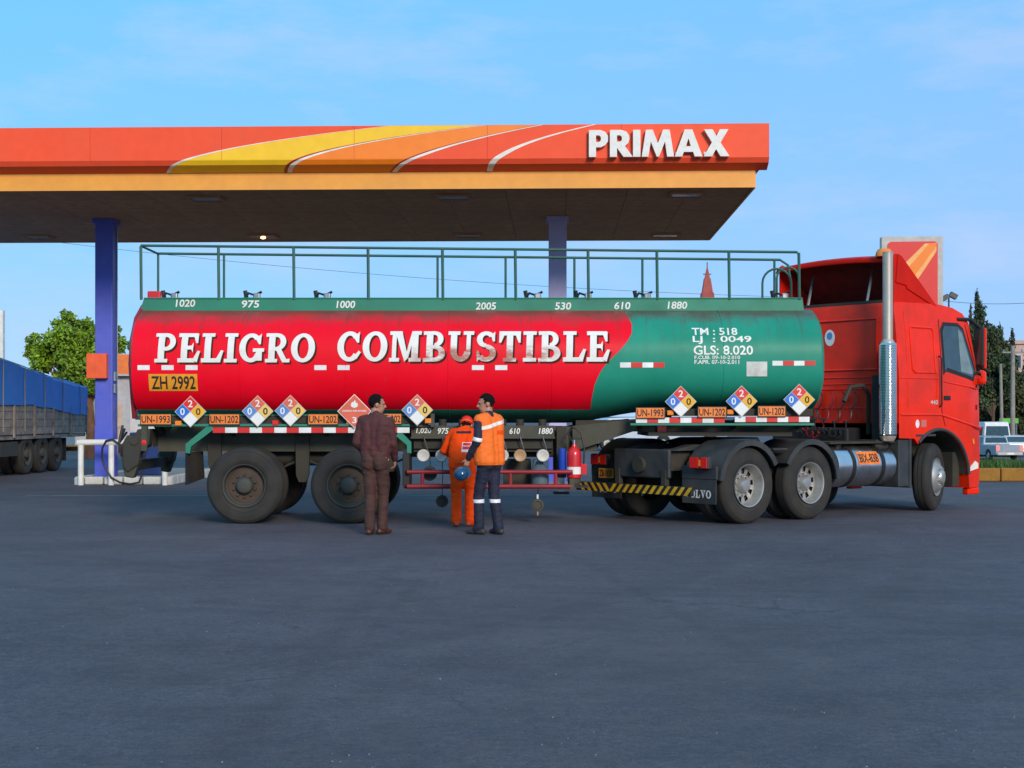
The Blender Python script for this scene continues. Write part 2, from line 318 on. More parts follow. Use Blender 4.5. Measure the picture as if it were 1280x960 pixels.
# ------------------------------------------------------------------ ground
def sstep(a, b, v): t = max(0, min(1, (v-a)/(b-a))); return t*t*(3-2*t)
def GZ(x, y): return -1.18*sstep(40, 84, y)*sstep(6, 15, x)
def asphalt():
    m = bpy.data.materials.new('asphalt'); m.use_nodes = True; MATS['asphalt'] = m
    t = m.node_tree; b = t.nodes['Principled BSDF']; N = t.nodes.new; K = t.links.new
    c = N('ShaderNodeTexCoord')
    def noi(scale, det, rough, vec=None):
        n = N('ShaderNodeTexNoise'); n.inputs['Scale'].default_value = scale; n.inputs['Detail'].default_value = det; n.inputs['Roughness'].default_value = rough
        K(vec or c.outputs['Object'], n.inputs['Vector']); return n.outputs[0]
    def ramp(i, p0, c0, p1, c1):
        r = N('ShaderNodeValToRGB'); e = r.color_ramp.elements; e[0].position = p0; e[0].color = (*c0, 1); e[1].position = p1; e[1].color = (*c1, 1); K(i, r.inputs[0]); return r.outputs[0]
    def mix(f, a, bb, mode='MIX'):
        x = N('ShaderNodeMix'); x.data_type = 'RGBA'; x.blend_type = mode
        if hasattr(f, 'links'): K(f, x.inputs['Factor'])
        else: x.inputs['Factor'].default_value = f
        for k, v in (('A', a), ('B', bb)):
            if hasattr(v, 'links'): K(v, x.inputs[k])
            else: x.inputs[k].default_value = (*v, 1)
        return x.outputs['Result']
    g = lambda v: (v, v, v)
    base = ramp(noi(.5, 7, .68), .34, (.056, .050, .062), .7, (.102, .091, .106))
    fine = ramp(noi(70, 6, .7), .3, g(.40), .72, g(1.6))
    col = mix(1., base, fine, 'MULTIPLY')
    col = mix(1., col, ramp(noi(20, 5, .75), .3, g(.62), .7, g(1.38)), 'MULTIPLY')
    col = mix(ramp(noi(1.6, 8, .7), .56, g(0), .74, g(.55)), col, (.040, .040, .045))
    mp = N('ShaderNodeMapping'); mp.inputs['Rotation'].default_value = (0, 0, R(35)); mp.inputs['Scale'].default_value = (.28, 2.0, 1); K(c.outputs['Object'], mp.inputs[0])
    col = mix(ramp(noi(1.1, 7, .65, mp.outputs[0]), .58, g(0), .72, g(.5)), col, (.044, .043, .047))
    # pale dusty wear and a few pale stone chips
    col = mix(ramp(noi(.16, 5, .6), .5, g(0), .75, g(.5)), col, (.125, .108, .098))
    vo = N('ShaderNodeTexVoronoi'); vo.inputs['Scale'].default_value = 11; K(c.outputs['Object'], vo.inputs['Vector'])
    chip = ramp(vo.outputs['Distance'], .045, g(1), .075, g(0))
    wn = N('ShaderNodeSeparateColor'); K(vo.outputs['Color'], wn.inputs[0])
    sel = ramp(wn.outputs[0], .90, g(0), .93, g(.8))
    mm = N('ShaderNodeMath'); mm.operation = 'MULTIPLY'; K(chip, mm.inputs[0]); K(sel, mm.inputs[1])
    col = mix(mm.outputs[0], col, (.30, .28, .25))
    # mottling in two tints, hair cracks with their own courses
    col = mix(ramp(noi(4.5, 7, .75), .48, g(0), .66, g(.55)), col, (.104, .090, .088))
    col = mix(ramp(noi(3.1, 7, .75), .50, g(0), .66, g(.6)), col, (.042, .042, .055))
    vd = N('ShaderNodeVectorMath'); vd.operation = 'ADD'; nz = N('ShaderNodeTexNoise'); nz.inputs['Scale'].default_value = 1.4; nz.inputs['Detail'].default_value = 6; K(c.outputs['Object'], nz.inputs['Vector'])
    K(c.outputs['Object'], vd.inputs[0]); K(nz.outputs['Color'], vd.inputs[1])
    ve = N('ShaderNodeTexVoronoi'); ve.feature = 'DISTANCE_TO_EDGE'; ve.inputs['Scale'].default_value = .33; K(vd.outputs[0], ve.inputs['Vector'])
    ck = N('ShaderNodeMath'); ck.operation = 'MULTIPLY'; K(ramp(ve.outputs['Distance'], .002, g(.75), .006, g(0)), ck.inputs[0]); K(ramp(noi(.5, 4, .6), .5, g(0), .6, g(1)), ck.inputs[1])
    col = mix(ck.outputs[0], col, (.028, .028, .03))
    # the long dark drag stain across the lot
    sx = N('ShaderNodeSeparateXYZ'); K(c.outputs['Object'], sx.inputs[0])
    def stain(x0, y0, x1, y1, w, amt, col):
        dx, dy = x1-x0, y1-y0; l = math.hypot(dx, dy); nx, ny = -dy/l, dx/l
        def ma(op, a, bb=None):
            q = N('ShaderNodeMath'); q.operation = op
            for k, v in enumerate((a, bb)):
                if v is None: continue
                if hasattr(v, 'links'): K(v, q.inputs[k])
                else: q.inputs[k].default_value = v
            return q.outputs[0]
        d = ma('ADD', ma('MULTIPLY', sx.outputs[0], nx), ma('MULTIPLY', sx.outputs[1], ny)); d = ma('ADD', d, -(x0*nx+y0*ny))
        wob = ma('MULTIPLY', ma('SUBTRACT', noi(.9, 5, .6), .5), w*4)
        d = ma('ABSOLUTE', ma('ADD', d, wob))
        s = ma('ADD', ma('MULTIPLY', sx.outputs[0], dx/l), ma('MULTIPLY', sx.outputs[1], dy/l)); s0 = x0*dx/l+y0*dy/l
        inl = ma('MULTIPLY', ma('GREATER_THAN', s, s0), ma('LESS_THAN', s, s0+l))
        f = ma('MULTIPLY', ma('MULTIPLY', ramp(d, 0., g(amt), w*1.6, g(0)), inl), ramp(noi(2.2, 6, .7), .35, g(.25), .6, g(1)))
        return mix(f, col, (.034, .034, .038))
    def arc(cx, cy, r, w, amt, col):          # worn tyre track of a turning lorry
        def ma(op, a, bb=None):
            q = N('ShaderNodeMath'); q.operation = op
            for k, v in enumerate((a, bb)):
                if v is None: continue
                if hasattr(v, 'links'): K(v, q.inputs[k])
                else: q.inputs[k].default_value = v
            return q.outputs[0]
        dx, dy = ma('SUBTRACT', sx.outputs[0], cx), ma('SUBTRACT', sx.outputs[1], cy); d = ma('ABSOLUTE', ma('SUBTRACT', ma('SQRT', ma('ADD', ma('MULTIPLY', dx, dx), ma('MULTIPLY', dy, dy))), r))
        f = ma('MULTIPLY', ramp(d, w*.6, g(amt), w, g(0)), ramp(noi(.7, 6, .7), .42, g(0), .62, g(1)))
        return mix(f, col, (.04, .039, .044))
    for r_ in (11.4, 11.75, 13.3, 13.65): col = arc(3.2, 23.5, r_, .16, .5, col)
    for r_ in (17.0, 18.9): col = arc(-14.0, 20.0, r_, .2, .4, col)
    col = stain(.40, 17.2, 1.55, 8.4, .07, .42, col)
    col = stain(-1.10, 15.5, -1.25, 6.2, .09, .40, col); col = stain(-.85, 13.0, -1.0, 9.0, .06, .35, col); col = stain(-3.2, 18.4, -.9, 18.0, .12, .45, col)
    K(col, b.inputs['Base Color'])
    rr = N('ShaderNodeMapRange'); rr.inputs['To Min'].default_value = .62; rr.inputs['To Max'].default_value = .95; K(noi(1.2, 6, .6), rr.inputs[0]); K(rr.outputs[0], b.inputs['Roughness'])
    bp = N('ShaderNodeBump'); bp.inputs['Strength'].default_value = .45; bp.inputs['Distance'].default_value = .02
    ad = N('ShaderNodeMath'); ad.operation = 'ADD'; K(noi(90, 5, .7), ad.inputs[0]); K(noi(6, 6, .6), ad.inputs[1]); K(ad.outputs[0], bp.inputs['Height']); K(bp.outputs[0], b.inputs['Normal'])
asphalt()
xs = [-4000, -1500, -500, -200, -80]+list(range(-40, 60, 3))+[80, 200, 500, 1500, 4000]
ys = [-2500, -600, -150, -60]+list(range(-30, 120, 3))+[150, 260, 600, 1800, 5000]
g = MB(); nx = len(xs)
g.add([(x, y, GZ(x, y)+(0 if y > 25 or y < 2 else .015*mnoise.noise((x*.13, y*.13, 3)))) for y in ys for x in xs],
      [(j*nx+i, j*nx+i+1, (j+1)*nx+i+1, (j+1)*nx+i) for j in range(len(ys)-1) for i in range(nx-1)])
setp(g.build('ground', 'asphalt', smooth=True), kind='structure')
M('road_paint', (.42, .42, .40), .8, var=.2, dirt=(.08, .08, .08), damt=.95, dscale=2.2)
mk = MB(); mk.add([(-9, 26.6, .006), (5, 26.9, .006), (5, 26.98, .006), (-9, 26.68, .006)], [(0, 1, 2, 3)])
setp(mk.build('lane_marking', 'road_paint'), kind='structure')

# ------------------------------------------------------------------ canopy
M('fascia_red', (.90, .095, .035), .45, var=.04, spec=.2, dirt=(.74, .11, .06), damt=.3, dscale=1.1)
M('fascia_yellow', (.93, .55, .014), .38, var=.05); M('fascia_orange', (.93, .22, .01), .38, var=.04); M('fascia_white', (.82, .76, .66), .4); M('fascia_dark', (.38, .012, .012), .4)
M('fascia_seam', (.55, .05, .025), .5)
M('band_amber', (.84, .36, .045), .45, var=.05, dirt=(.5, .22, .05), damt=.35, dscale=.9)
M('soffit', (.60, .31, .15), .8, var=.14, spec=.1, dirt=(.40, .21, .10), damt=.5, dscale=1.)
M('column_blue', (.085, .115, .60), .45, var=.08, dirt=(.14, .16, .46), damt=.5, dscale=1.5); M('column_hazed', (.50, .47, .74), .5, var=.08, dirt=(.56, .53, .72), damt=.5, dscale=1.5)  # second tone: the column blue washed out, sky haze put into the colour
M('lamp_glass', (.22, .21, .20), .3); M('lamp_warm', (.9, .6, .25), .3, emit=((1, .55, .15), 6.))
M('sign_orange', (.88, .12, .03), .45)
CZ = 5.80
can = empty('fuel_canopy', (4.55, 27.1, 0), R(-1.8))
setp(can, 'long filling station canopy with red and yellow fascia on two blue columns', 'canopy')
CL, CDP = -17.6, 8.15
deck = MB().box(CL, 0, .02, CDP-.02, CZ+.06, 6.85); deck.build('deck', 'soffit', can)
n = 15; w = -CL/n
sp = MB().box(-w+.004, -.004, .04, CDP-.04, CZ, CZ+.055).mesh('soffit_panel', 'soffit')
for i in range(n): link_mesh('soffit_panel', sp, can, (-i*w, 0, 0))
for y0, y1 in ((-.02, .02), (CDP-.02, CDP+.02)): MB().box(CL, .02, y0, y1, CZ-.02, 6.1).build('trim_band', 'band_amber', can)
MB().box(.0, .04, .021, CDP-.021, CZ-.02, 6.1).build('trim_band', 'band_amber', can)
# fascia: upright face, lower lip folded back under it
FY, FT, FM, FB = -.34, 6.92, 6.29, 6.10
prof = [(FY, FT), (FY, FM), (FY+.06, FM-.09), (-.03, FB), (-.03, FT-.04), (-.2, FT)]
fa = MB().prism(prof, CL-.2, .24, 'yz'); fas = fa.build('fascia', 'fascia_red', can)
fb = MB().prism([(CDP-y, z) for y, z in prof], CL-.2, .24, 'yz').build('fascia', 'fascia_red', can)
fe = MB().prism([(-x, z) for x, z in prof], .02, CDP-.02, 'xz')
fe.v = [(v[0]-.1, v[1], v[2]) for v in fe.v]; fe.build('fascia', 'fascia_red', can)
def fpt(x, z, off):       # a point on the front fascia, lifted off it
    if z >= FM: return (x, FY-off, z)
    if z >= FM-.09: t = (FM-z)/.09; return (x, FY+.06*t-off, z)
    t = (FM-.09-z)/(FM-.09-FB); return (x, FY+.06+(-.03-FY-.06)*t-off*.75, z-off*.75)
def fx(px):               # photo column -> distance along the fascia
    a = R(-1.8); dirx, diry = math.cos(a), math.sin(a); ox, oy = 4.55-FY*math.sin(-a)*-1, 27.1+FY
    k = (px-640)/F; return (k*oy-ox)/(dirx-k*diry)
def curve(pts):           # px as a smooth function of t (0 = lower edge, 1 = top edge)
    (a, _), (b, tb), (c, _) = pts
    # quadratic through t=0, tb, 1
    A = ((c-a)-(b-a)/tb)/(1-tb); B = (b-a)/tb-A*tb
    return lambda t: fx(a+B*t+A*t*t)
c1 = curve([(203, 0), (318, .60), (486, 1)]); c2 = curve([(356, 0), (440, .56), (604, 1)]); c3 = curve([(488, 0), (560, .53), (676, 1)]); c4 = curve([(608, 0), (634, .42), (742, 1)])
def swoosh(name, mat, ca, cb, off, da=0., db=0.):
    mb = MB(); T = [i/40 for i in range(41)]; P = []
    for t in T:
        z = FB+.004+(FT-FB-.008)*t; P += [fpt(ca(t)+da*(.35+.65*(1-abs(2*t-.7)/1.4)), z, off), fpt(cb(t)+db*(.35+.65*(1-abs(2*t-.7)/1.4)), z, off)]
    mb.add(P, [(2*i, 2*i+1, 2*i+3, 2*i+2) for i in range(40)]); return mb.build(name, mat, fas, recalc=False)
swoosh('yellow_swoosh', 'fascia_yellow', c1, c2, .004); swoosh('orange_swoosh', 'fascia_orange', c2, c3, .005)
for c_, wd in ((c1, .10), (c2, .12), (c3, .13), (c4, .15)):
    swoosh('white_stripe', 'fascia_white', c_, c_, .008, -.01, wd)
for k in range(1, 7): MB().box(-k*2.5-.0025, -k*2.5+.0025, FY-.0095, FY-.001, FM+.001, FT-.003).build('panel_joint', 'fascia_seam', fas)
for c_, wd in ((c2, .10), (c3, .08)): swoosh('dark_stripe', 'fascia_dark', c_, c_, .0065, -wd, .0)
# raised letters
SANS = {
 'P': (.72, [[(0, 0), (.26, 0), (.26, .36), (.44, .36), (.60, .44), (.70, .58), (.70, .78), (.60, .93), (.42, 1), (0, 1)]], [[(.26, .55), (.38, .56), (.44, .62), (.44, .74), (.38, .80), (.26, .80)]]),
 'R': (.80, [[(0, 0), (.26, 0), (.26, .34), (.50, 0), (.84, 0), (.55, .40), (.68, .52), (.72, .68), (.70, .80), (.60, .94), (.42, 1), (0, 1)]], [[(.26, .56), (.38, .57), (.44, .62), (.44, .74), (.38, .80), (.26, .80)]]),
 'I': (.27, [[(0, 0), (.27, 0), (.27, 1), (0, 1)]], []),
 'M': (1.16, [[(0, 0), (.24, 0), (.33, .56), (.55, 0), (.63, 0), (.85, .56), (.93, 0), (1.18, 0), (1.02, 1), (.78, 1), (.59, .50), (.40, 1), (.15, 1)]], []),
 'A': (1.0, [[(0, 0), (.27, 0), (.33, .17), (.67, .17), (.73, 0), (1.01, 0), (.64, 1), (.36, 1)]], [[(.41, .38), (.50, .68), (.59, .38)]]),
 'X': (.92, [[(0, 0), (.31, 0), (.46, .27), (.62, 0), (.95, 0), (.62, .51), (.91, 1), (.60, 1), (.47, .75), (.33, 1), (.02, 1), (.31, .52)]], []),
}
def letter_mesh(ch, h, depth):
    b = bmesh.new(); w, outs, holes = SANS[ch]
    for lp in outs+holes:
        vv = [b.verts.new((x*h, 0, y*h)) for x, y in lp]
        for i in range(len(vv)): b.edges.new((vv[i], vv[(i+1) % len(vv)]))
    bmesh.ops.triangle_fill(b, use_beauty=True, edges=b.edges[:])
    r = bmesh.ops.extrude_face_region(b, geom=b.faces[:]); bmesh.ops.translate(b, verts=[v for v in r['geom'] if isinstance(v, bmesh.types.BMVert)], vec=(0, -depth, 0))
    bmesh.ops.recalc_face_normals(b, faces=b.faces); me = bpy.data.meshes.new('letter'); b.to_mesh(me); b.free(); me.materials.append(MATS['letter_white']); return me
lx0, lx1 = fx(736), fx(910); gap = .05; tw = sum(SANS[c][0] for c in 'PRIMAX')+gap*5; lz = 6.29; lh = .50; sx_ = (lx1-lx0)/tw; x = lx0
for c in 'PRIMAX':
    o = link_mesh('letter', letter_mesh(c, 1, .09), can, (x, FY-.03, lz)); o.scale = (sx_, 1, lh); x += (SANS[c][0]+gap)*sx_
    MB().box(.05*sx_, .2*sx_, -.001, .04, .1, .2).build('letter_mount', 'letter_white', None).parent = o
# columns
def column(px, Y, mat, sign):
    lx = (X(px, Y)-4.55)*math.cos(R(1.8))-(Y-27.1)*math.sin(R(1.8)); ly = (X(px, Y)-4.55)*math.sin(R(1.8))+(Y-27.1)*math.cos(R(1.8))
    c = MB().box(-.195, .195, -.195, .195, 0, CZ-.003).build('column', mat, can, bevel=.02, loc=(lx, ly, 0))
    MB().box(-.24, .24, -.24, .24, CZ-.10, CZ-.006).build('collar', mat, c)
    MB().box(-.25, .25, -.25, .25, .0, .05).build('base_plate', 'steel', c)
    MB().box(-.2, .2, -.2, .2, .051, 1.25).build('blue_wrap', 'column_blue', c, bevel=.01)  # added wrap: brings back the plain blue below the haze-tinted shaft
    if sign:
        MB().box(-.33, .11, -.36, -.2, 2.30, 2.84).build('orange_sign', 'sign_orange', c, bevel=.01)
        MB().box(.197, .235, -.16, -.02, 2.24, 2.45).build('junction_box', 'steel', c, bevel=.008); MB().box(.197, .235, -.16, -.02, 1.98, 2.18).build('junction_box', 'steel', c, bevel=.008)
        MB().cyl((.21, .1, .6), (.21, .1, 5.6), .012, n=6).build('conduit', 'steel', c)
    return lx, ly
column(133, 31.7, 'column_blue', True); column(697, 31.3, 'column_hazed', False)  # right column carries the haze tint, left one the plain blue
for px, py, lit in ((258, 247, 0), (566, 245, 0), (858, 242, 0), (330, 294, 1), (585, 293, 0), (832, 293, 0), (48, 295, 0)):
    Y = (CZ-CAMH)*F/(HY-py); wx = X(px, Y); a = R(1.8)
    lx = (wx-4.55)*math.cos(a)-(Y-27.1)*math.sin(a); ly = (wx-4.55)*math.sin(a)+(Y-27.1)*math.cos(a)
    f = MB(); f.box(-.33, .33, -.30, -.25, -.05, -.004); f.box(-.33, .33, .25, .30, -.05, -.004); f.box(-.33, -.28, -.249, .249, -.05, -.004); f.box(.28, .33, -.249, .249, -.05, -.004)
    cl = f.build('ceiling_light', 'soffit', can, loc=(lx, ly, CZ)); MB().box(-.279, .279, -.248, .248, -.035, -.005).build('lens', 'lamp_glass', cl)
    if lit: MB().sphere((0, -.1, -.07), (.06, .04, .03)).build('glowing_bulb', 'lamp_warm', cl)

# ------------------------------------------------------------------ pump island with guard rail, hose, dispenser
IY = 31.0
isl = empty('pump_island', (X(153, IY), IY+.9, 0)); setp(isl, 'low concrete pump island with white painted kerb blocks beneath the left column', 'pump island')
M('concrete', (.30, .29, .27), .85, var=.2, dirt=(.14, .13, .12), damt=.5, bump=.2)
M('kerb_white', (.62, .62, .58), .75, dirt=(.25, .22, .18), damt=.6, dscale=4)
MB().box(-.86, .86, -.68, 5.0, 0, .15).build('slab', 'concrete', isl)
kb = MB().box(-.195, .195, -.09, .09, 0, .17).mesh('kerb_block', 'kerb_white')
for i in range(4):
    o = link_mesh('kerb_block', kb, isl, (-.63+i*.42, -.78, 0)); md = o.modifiers.new('b', 'BEVEL'); md.width = .03; md.segments = 3
for sx in (-1, 1):
    for i in range(13): link_mesh('kerb_block', kb, isl, (sx*.955, -.5+i*.42, 0), (0, 0, R(90)))
    o = MB().lathe([(0, 0), (.11, 0), (.11, .14), (.08, .17), (0, .17)], (0, 0, 0), 'z', 16).build('kerb_end', 'kerb_white', isl, smooth=True, loc=(sx*.955, -.80, 0))
gr = empty('guard_rail', (X(119, IY-.18), IY-.18, 0)); setp(gr, 'white painted pipe guard rail round the corner of the pump island', 'guard rail')
for px in (101, 139, 206):
    MB().cyl((X(px, IY-.18)-gr.location.x, 0, 0), (X(px, IY-.18)-gr.location.x, 0, .86), .062, n=14).build('post', 'white_paint', gr, smooth=True)
l0 = X(101, IY-.18)-gr.location.x; l1 = X(206, IY-.18)-gr.location.x
MB().tube([(l0-.07, 0, .905), (l0+.02, 0, .915), (l1-.02, 0, .915), (l1+.06, 0, .905)], .066, 14).build('top_rail', 'white_paint', gr, smooth=True)
Yh = IY-.27
hs_ = MB().tube([(X(px, Yh), Yh-.03*math.sin(i), Z(py, Yh)) for i, (px, py) in enumerate([(150, 556), (141, 549), (133, 551), (128, 560), (127, 572), (131, 585), (139, 597), (150, 603), (163, 605), (174, 603), (177, 594), (179, 578), (182, 562)])], .022, 8)
setp(hs_.build('fuel_hose', 'hose', smooth=True), 'thin black hose looped over the white guard rail', 'hose')
M('pump_navy', (.012, .035, .16), .4); M('pump_white', (.6, .6, .6), .4)
dp = empty('fuel_dispenser', (X(184, 32.6), 32.6, .15)); setp(dp, 'navy blue fuel dispenser on the pump island behind the trailer tail', 'fuel pump')
MB().box(-.34, .34, -.25, .25, 0, .95).build('cabinet', 'pump_navy', dp, bevel=.02); MB().box(-.34, .34, -.25, .25, .955, 1.6).build('display_head', 'pump_white', dp, bevel=.02)
MB().box(-.2, .2, -.262, -.252, 1.25, 1.45).build('display', 'glass', dp); MB().tube([(.36, 0, 1.3), (.42, -.1, 1.0), (.40, -.1, .5), (.36, 0, .8)], .018).build('nozzle_hose', 'hose', dp)

# ------------------------------------------------------------------ trees
M('bark', (.10, .065, .04), .9, var=.3, bump=.4, bscale=20); M('bark_orange', (.20, .085, .04), .9, var=.3, bump=.3, bscale=20)
M('leaf_bright', (.15, .26, .010), .6, var=.35, scale=.9, island=.5); M('leaf_dark', (.045, .065, .022), .7, var=.4, scale=.5, island=.55); M('leaf_grey', (.05, .07, .045), .7, var=.35, scale=.5, island=.5)
M('leaf_olive', (.055, .07, .02), .7, var=.35, scale=.5, island=.5); M('grass', (.05, .12, .015), .7, var=.4, island=.4)
def leaves(clumps, per, size, asp=.55, up=0., droop=0., rng=random):
    vs = []; fs = []
    for c, r in clumps:
        c = Vector(c); k = int(per*(r[0]*r[1]*r[2])**(2/3)) if hasattr(r, '__len__') else int(per*r*r)
        rr = r if hasattr(r, '__len__') else (r, r, r)
        for _ in range(k):
            d = Vector((rng.gauss(0, 1), rng.gauss(0, 1), rng.gauss(0, 1))).normalized(); t = rng.random()**.45
            p = c+Vector((d.x*rr[0], d.y*rr[1], d.z*rr[2]))*t*(1+.25*mnoise.noise(d*2.3+c))
            a = Vector((rng.gauss(0, 1), rng.gauss(0, 1), rng.gauss(up, 1)-droop)).normalized(); b_ = a.cross(Vector((rng.gauss(0, 1), rng.gauss(0, 1), rng.gauss(0, 1)))).normalized()
            s = size*rng.uniform(.6, 1.3); q = len(vs)
            vs += [p-a*s*.5, p+b_*s*asp*.5-a*s*.05, p+a*s*.5, p-b_*s*asp*.5-a*s*.05]; fs.append((q, q+1, q+2, q+3))
    return vs, fs
def tree(name, label, cat, loc, trunk, clumps, per, size, mat, bark='bark', group=None, **kw):
    t = empty(name, loc); setp(t, label, cat, group)
    tb = MB()
    for pts, r0, r1 in trunk:
        m = len(pts); tb.tube(pts, [r0+(r1-r0)*i/(m-1) for i in range(m)], 8)
    tb.build('trunk', bark, t, smooth=True)
    lb = MB(); lb.add(*leaves(clumps, per, size, **kw)); lb.build('crown', mat, t, recalc=False)
    return t
rng = random.Random(3)
# rounded tree behind the tarpaulin truck
TY = 50.; tx = X(112, TY)
def tp(px, py, dy=0.): return (X(px, TY)-tx, dy, Z(py, TY))
cl = [(tp(85, 418), .62), (tp(80, 402), .42), (tp(62, 428), .60), (tp(46, 430), .40), (tp(40, 445), .32), (tp(58, 452), .62), (tp(90, 440, -.5), .85), (tp(110, 430), .70), (tp(112, 455, -.4), .80), (tp(82, 465, .2), .80), (tp(120, 475), .65),
      (tp(98, 415, .4), .6), (tp(140, 426, .5), .5), (tp(151, 431), .30), (tp(128, 415, .5), .5), (tp(70, 440, .8), .8), (tp(100, 450, 1.), 1.), (tp(36, 425), .2), (tp(88, 394), .26), (tp(104, 404), .3)]
fol = [(c, r*.62) for c, r in cl]
for c, r in cl:
    for _ in range(5):
        d = Vector((rng.gauss(0, 1), rng.gauss(0, 1), rng.gauss(0, 1))).normalized(); fol.append((tuple(Vector(c)+d*r*.75), r*.36))
tr = [([(0, 0, 0), (.06, 0, .9), (-.02, 0, 1.9), (-.1, 0, 2.9)], .20, .12)]
for c, r in cl[:16]: tr.append(([(-.02, 0, 1.7+.5*rng.random()), tuple(Vector(c)*.55+Vector((0, 0, .85))), c], .075, .015))
tree('broadleaf_tree', 'bushy bright green tree behind the blue tarpaulin truck and left column', 'tree', (tx, TY, 0), tr, fol, 1700, .17, 'leaf_bright', 'bark_orange', droop=.3)
# cypress and eucalyptus row on the far side of the road, right
def spire(px, py, Yt, wpx, lean, seed, label, mat, base=540):
    rg = random.Random(seed); x0 = X(px, Yt); z0 = GZ(x0, Yt); H = Z(py, Yt)-z0; w = wpx/F*Yt/2; D_ = Yt/F
    cl = []; n = 46
    for i in range(n):
        t = .10+.9*i/n; prof = min(1, (1-t)*1.7+.08)*(.45+.85*rg.random())
        a = rg.random()*6.28; rad = w*prof*.85*rg.random(); z = H*t
        cl.append(((lean*t*H+math.cos(a)*rad, math.sin(a)*rad, z), (w*prof*.34+.05, w*prof*.34+.05, w*prof*.42+H*.05)))
    tr = [([(0, 0, -.2), (lean*H*.5, 0, H*.5), (lean*H*.97, 0, H*.97)], w*.13+.05, .02)]
    for i in range(0, n, 3): c = cl[i][0]; tr.append(([(lean*c[2]*.9, 0, c[2]*.9), c], .05, .01))
    return tree('cypress_tree', label, 'tree', (x0, Yt, z0), tr, cl, 700, .36, mat, group='trees across the road', asp=.4, up=1.2, rng=rg)
spire(1244, 364, 110, 62, -.12, 1, 'tallest pointed dark cypress leaning left, right of the truck cab', 'leaf_dark')
spire(1258, 408, 114, 50, -.06, 2, 'second dark cypress, shorter, right of the tallest one', 'leaf_dark')
spire(1266, 412, 118, 32, .0, 3, 'slim grey-green cypress beside the pale utility pole', 'leaf_grey')
spire(1220, 384, 122, 30, -.04, 4, 'grey-green cypress half hidden behind the cab mirror', 'leaf_grey')
spire(1284, 436, 120, 34, .0, 5, 'cypress cut by the right edge of the picture', 'leaf_dark')
def bush(px, py, Yt, rpx, seed, label, mat, base):
    rg = random.Random(seed); x0 = X(px, Yt); z0 = GZ(x0, Yt); r = rpx/F*Yt; zc = Z(py, Yt)-z0
    cl = [((rg.uniform(-.8, .8)*r, rg.uniform(-.7, .7)*r, max(.4, zc+rg.uniform(-.9, .75)*r)), r*rg.uniform(.22, .42)) for _ in range(26)]
    tr = [([(0, 0, -.2), (.1, 0, zc*.6), (0, 0, zc)], .16, .06)]+[([(0, 0, zc*.5), c] , .06, .015) for c, _ in cl[:10]]
    return tree('roadside_tree', label, 'tree', (x0, Yt, z0), tr, cl, 620, .34, mat, group='trees across the road', rng=rg)
bush(1240, 476, 104, 34, 11, 'dark rounded tree low beside the cab front', 'leaf_dark', 0)
bush(1262, 484, 106, 30, 12, 'olive green rounded tree behind the white van', 'leaf_olive', 0)
bush(1284, 488, 108, 28, 13, 'dark bush at the right picture edge behind the cars', 'leaf_dark', 0)
bush(1216, 500, 106, 20, 14, 'olive bush mostly hidden behind the cab door', 'leaf_olive', 0)
# utility poles and wires
M('pole', (.26, .23, .19), .85, var=.2, bump=.2); M('wire', (.05, .05, .055), .6)
def pole(px, py, Yt, r, label, lean=0, arm=True):
    x0 = X(px, Yt); z0 = GZ(x0, Yt); H = Z(py, Yt)-z0; p = empty('utility_pole', (x0, Yt, z0)); setp(p, label, 'pole', 'utility poles')
    MB().cyl((0, 0, -.3), (lean*H, 0, H), r, r*.75, 10).build('shaft', 'pole', p, smooth=True)
    if arm:
        MB().box(lean*H-.7, lean*H+.7, -.05, .05, H-.5, H-.4).build('crossarm', 'pole', p)
        for k in (-.6, 0, .6): MB().cyl((lean*H+k, 0, H-.4), (lean*H+k, 0, H-.25), .05, n=8).build('insulator', 'steel', p)
    return Vector((x0+lean*H, Yt, z0+H-.28))
pA = pole(1266, 432, 96, .17, 'pale concrete utility pole standing right of the cypress trees')
pB = pole(1253, 455, 100, .13, 'thin leaning utility pole in front of the trees', -.02, False)
def wire(p0, p1, sag, label, r=.012):
    pts = [p0.lerp(p1, i/24)-Vector((0, 0, sag*4*(i/24)*(1-i/24))) for i in range(25)]
    setp(MB().tube(pts, r, 5).build('overhead_wire', 'wire'), label, 'wire', 'overhead wires')
wire(Vector((X(1150, 105), 105, Z(372, 105))), Vector((X(1330, 105), 105, Z(374, 105))), .4, 'thin overhead wire above the cypress trees', .018)
wire(Vector((X(-60, 150), 150, Z(286, 150))), Vector((X(1010, 150), 150, Z(372, 150))), 1.2, 'thin overhead wire crossing the sky behind the tanker', .02)

# ------------------------------------------------------------------ price sign pylon, lamp, spire, far buildings
PY = 45.; p = empty('price_sign', (X(1139, PY), PY, GZ(X(1139, PY), PY)), R(-6)); setp(p, 'tall station sign with red panel in pale frame behind the truck cab', 'sign')
pw = (1177-1102)/F*PY/2/math.cos(R(6)); zt = Z(296, PY)-p.location.z; M('frame_grey', (.50, .47, .43), .5, dirt=(.3, .28, .25), damt=.4); M('sign_red', (.74, .035, .025), .35, var=.04)
MB().box(-pw, pw, -.18, .18, zt-4.6, zt).build('frame', 'frame_grey', p, bevel=.03)
fr = MB()
def rrect(x0, x1, z0, z1, r, n=6):
    P = []
    for cx, cz, a0 in ((x1-r, z1-r, 0), (x0+r, z1-r, 90), (x0+r, z0+r, 180), (x1-r, z0+r, 270)):
        for i in range(n+1): a = R(a0+90*i/n); P.append((cx+r*math.cos(a), cz+r*math.sin(a)))
    return P
M('stripe_orange', (.95, .42, .12), .4)
pan = MB().prism(rrect(-pw+.19, pw-.17, zt-4.3, zt-.17, .12), -.20, -.181).build('red_panel', 'sign_red', p)
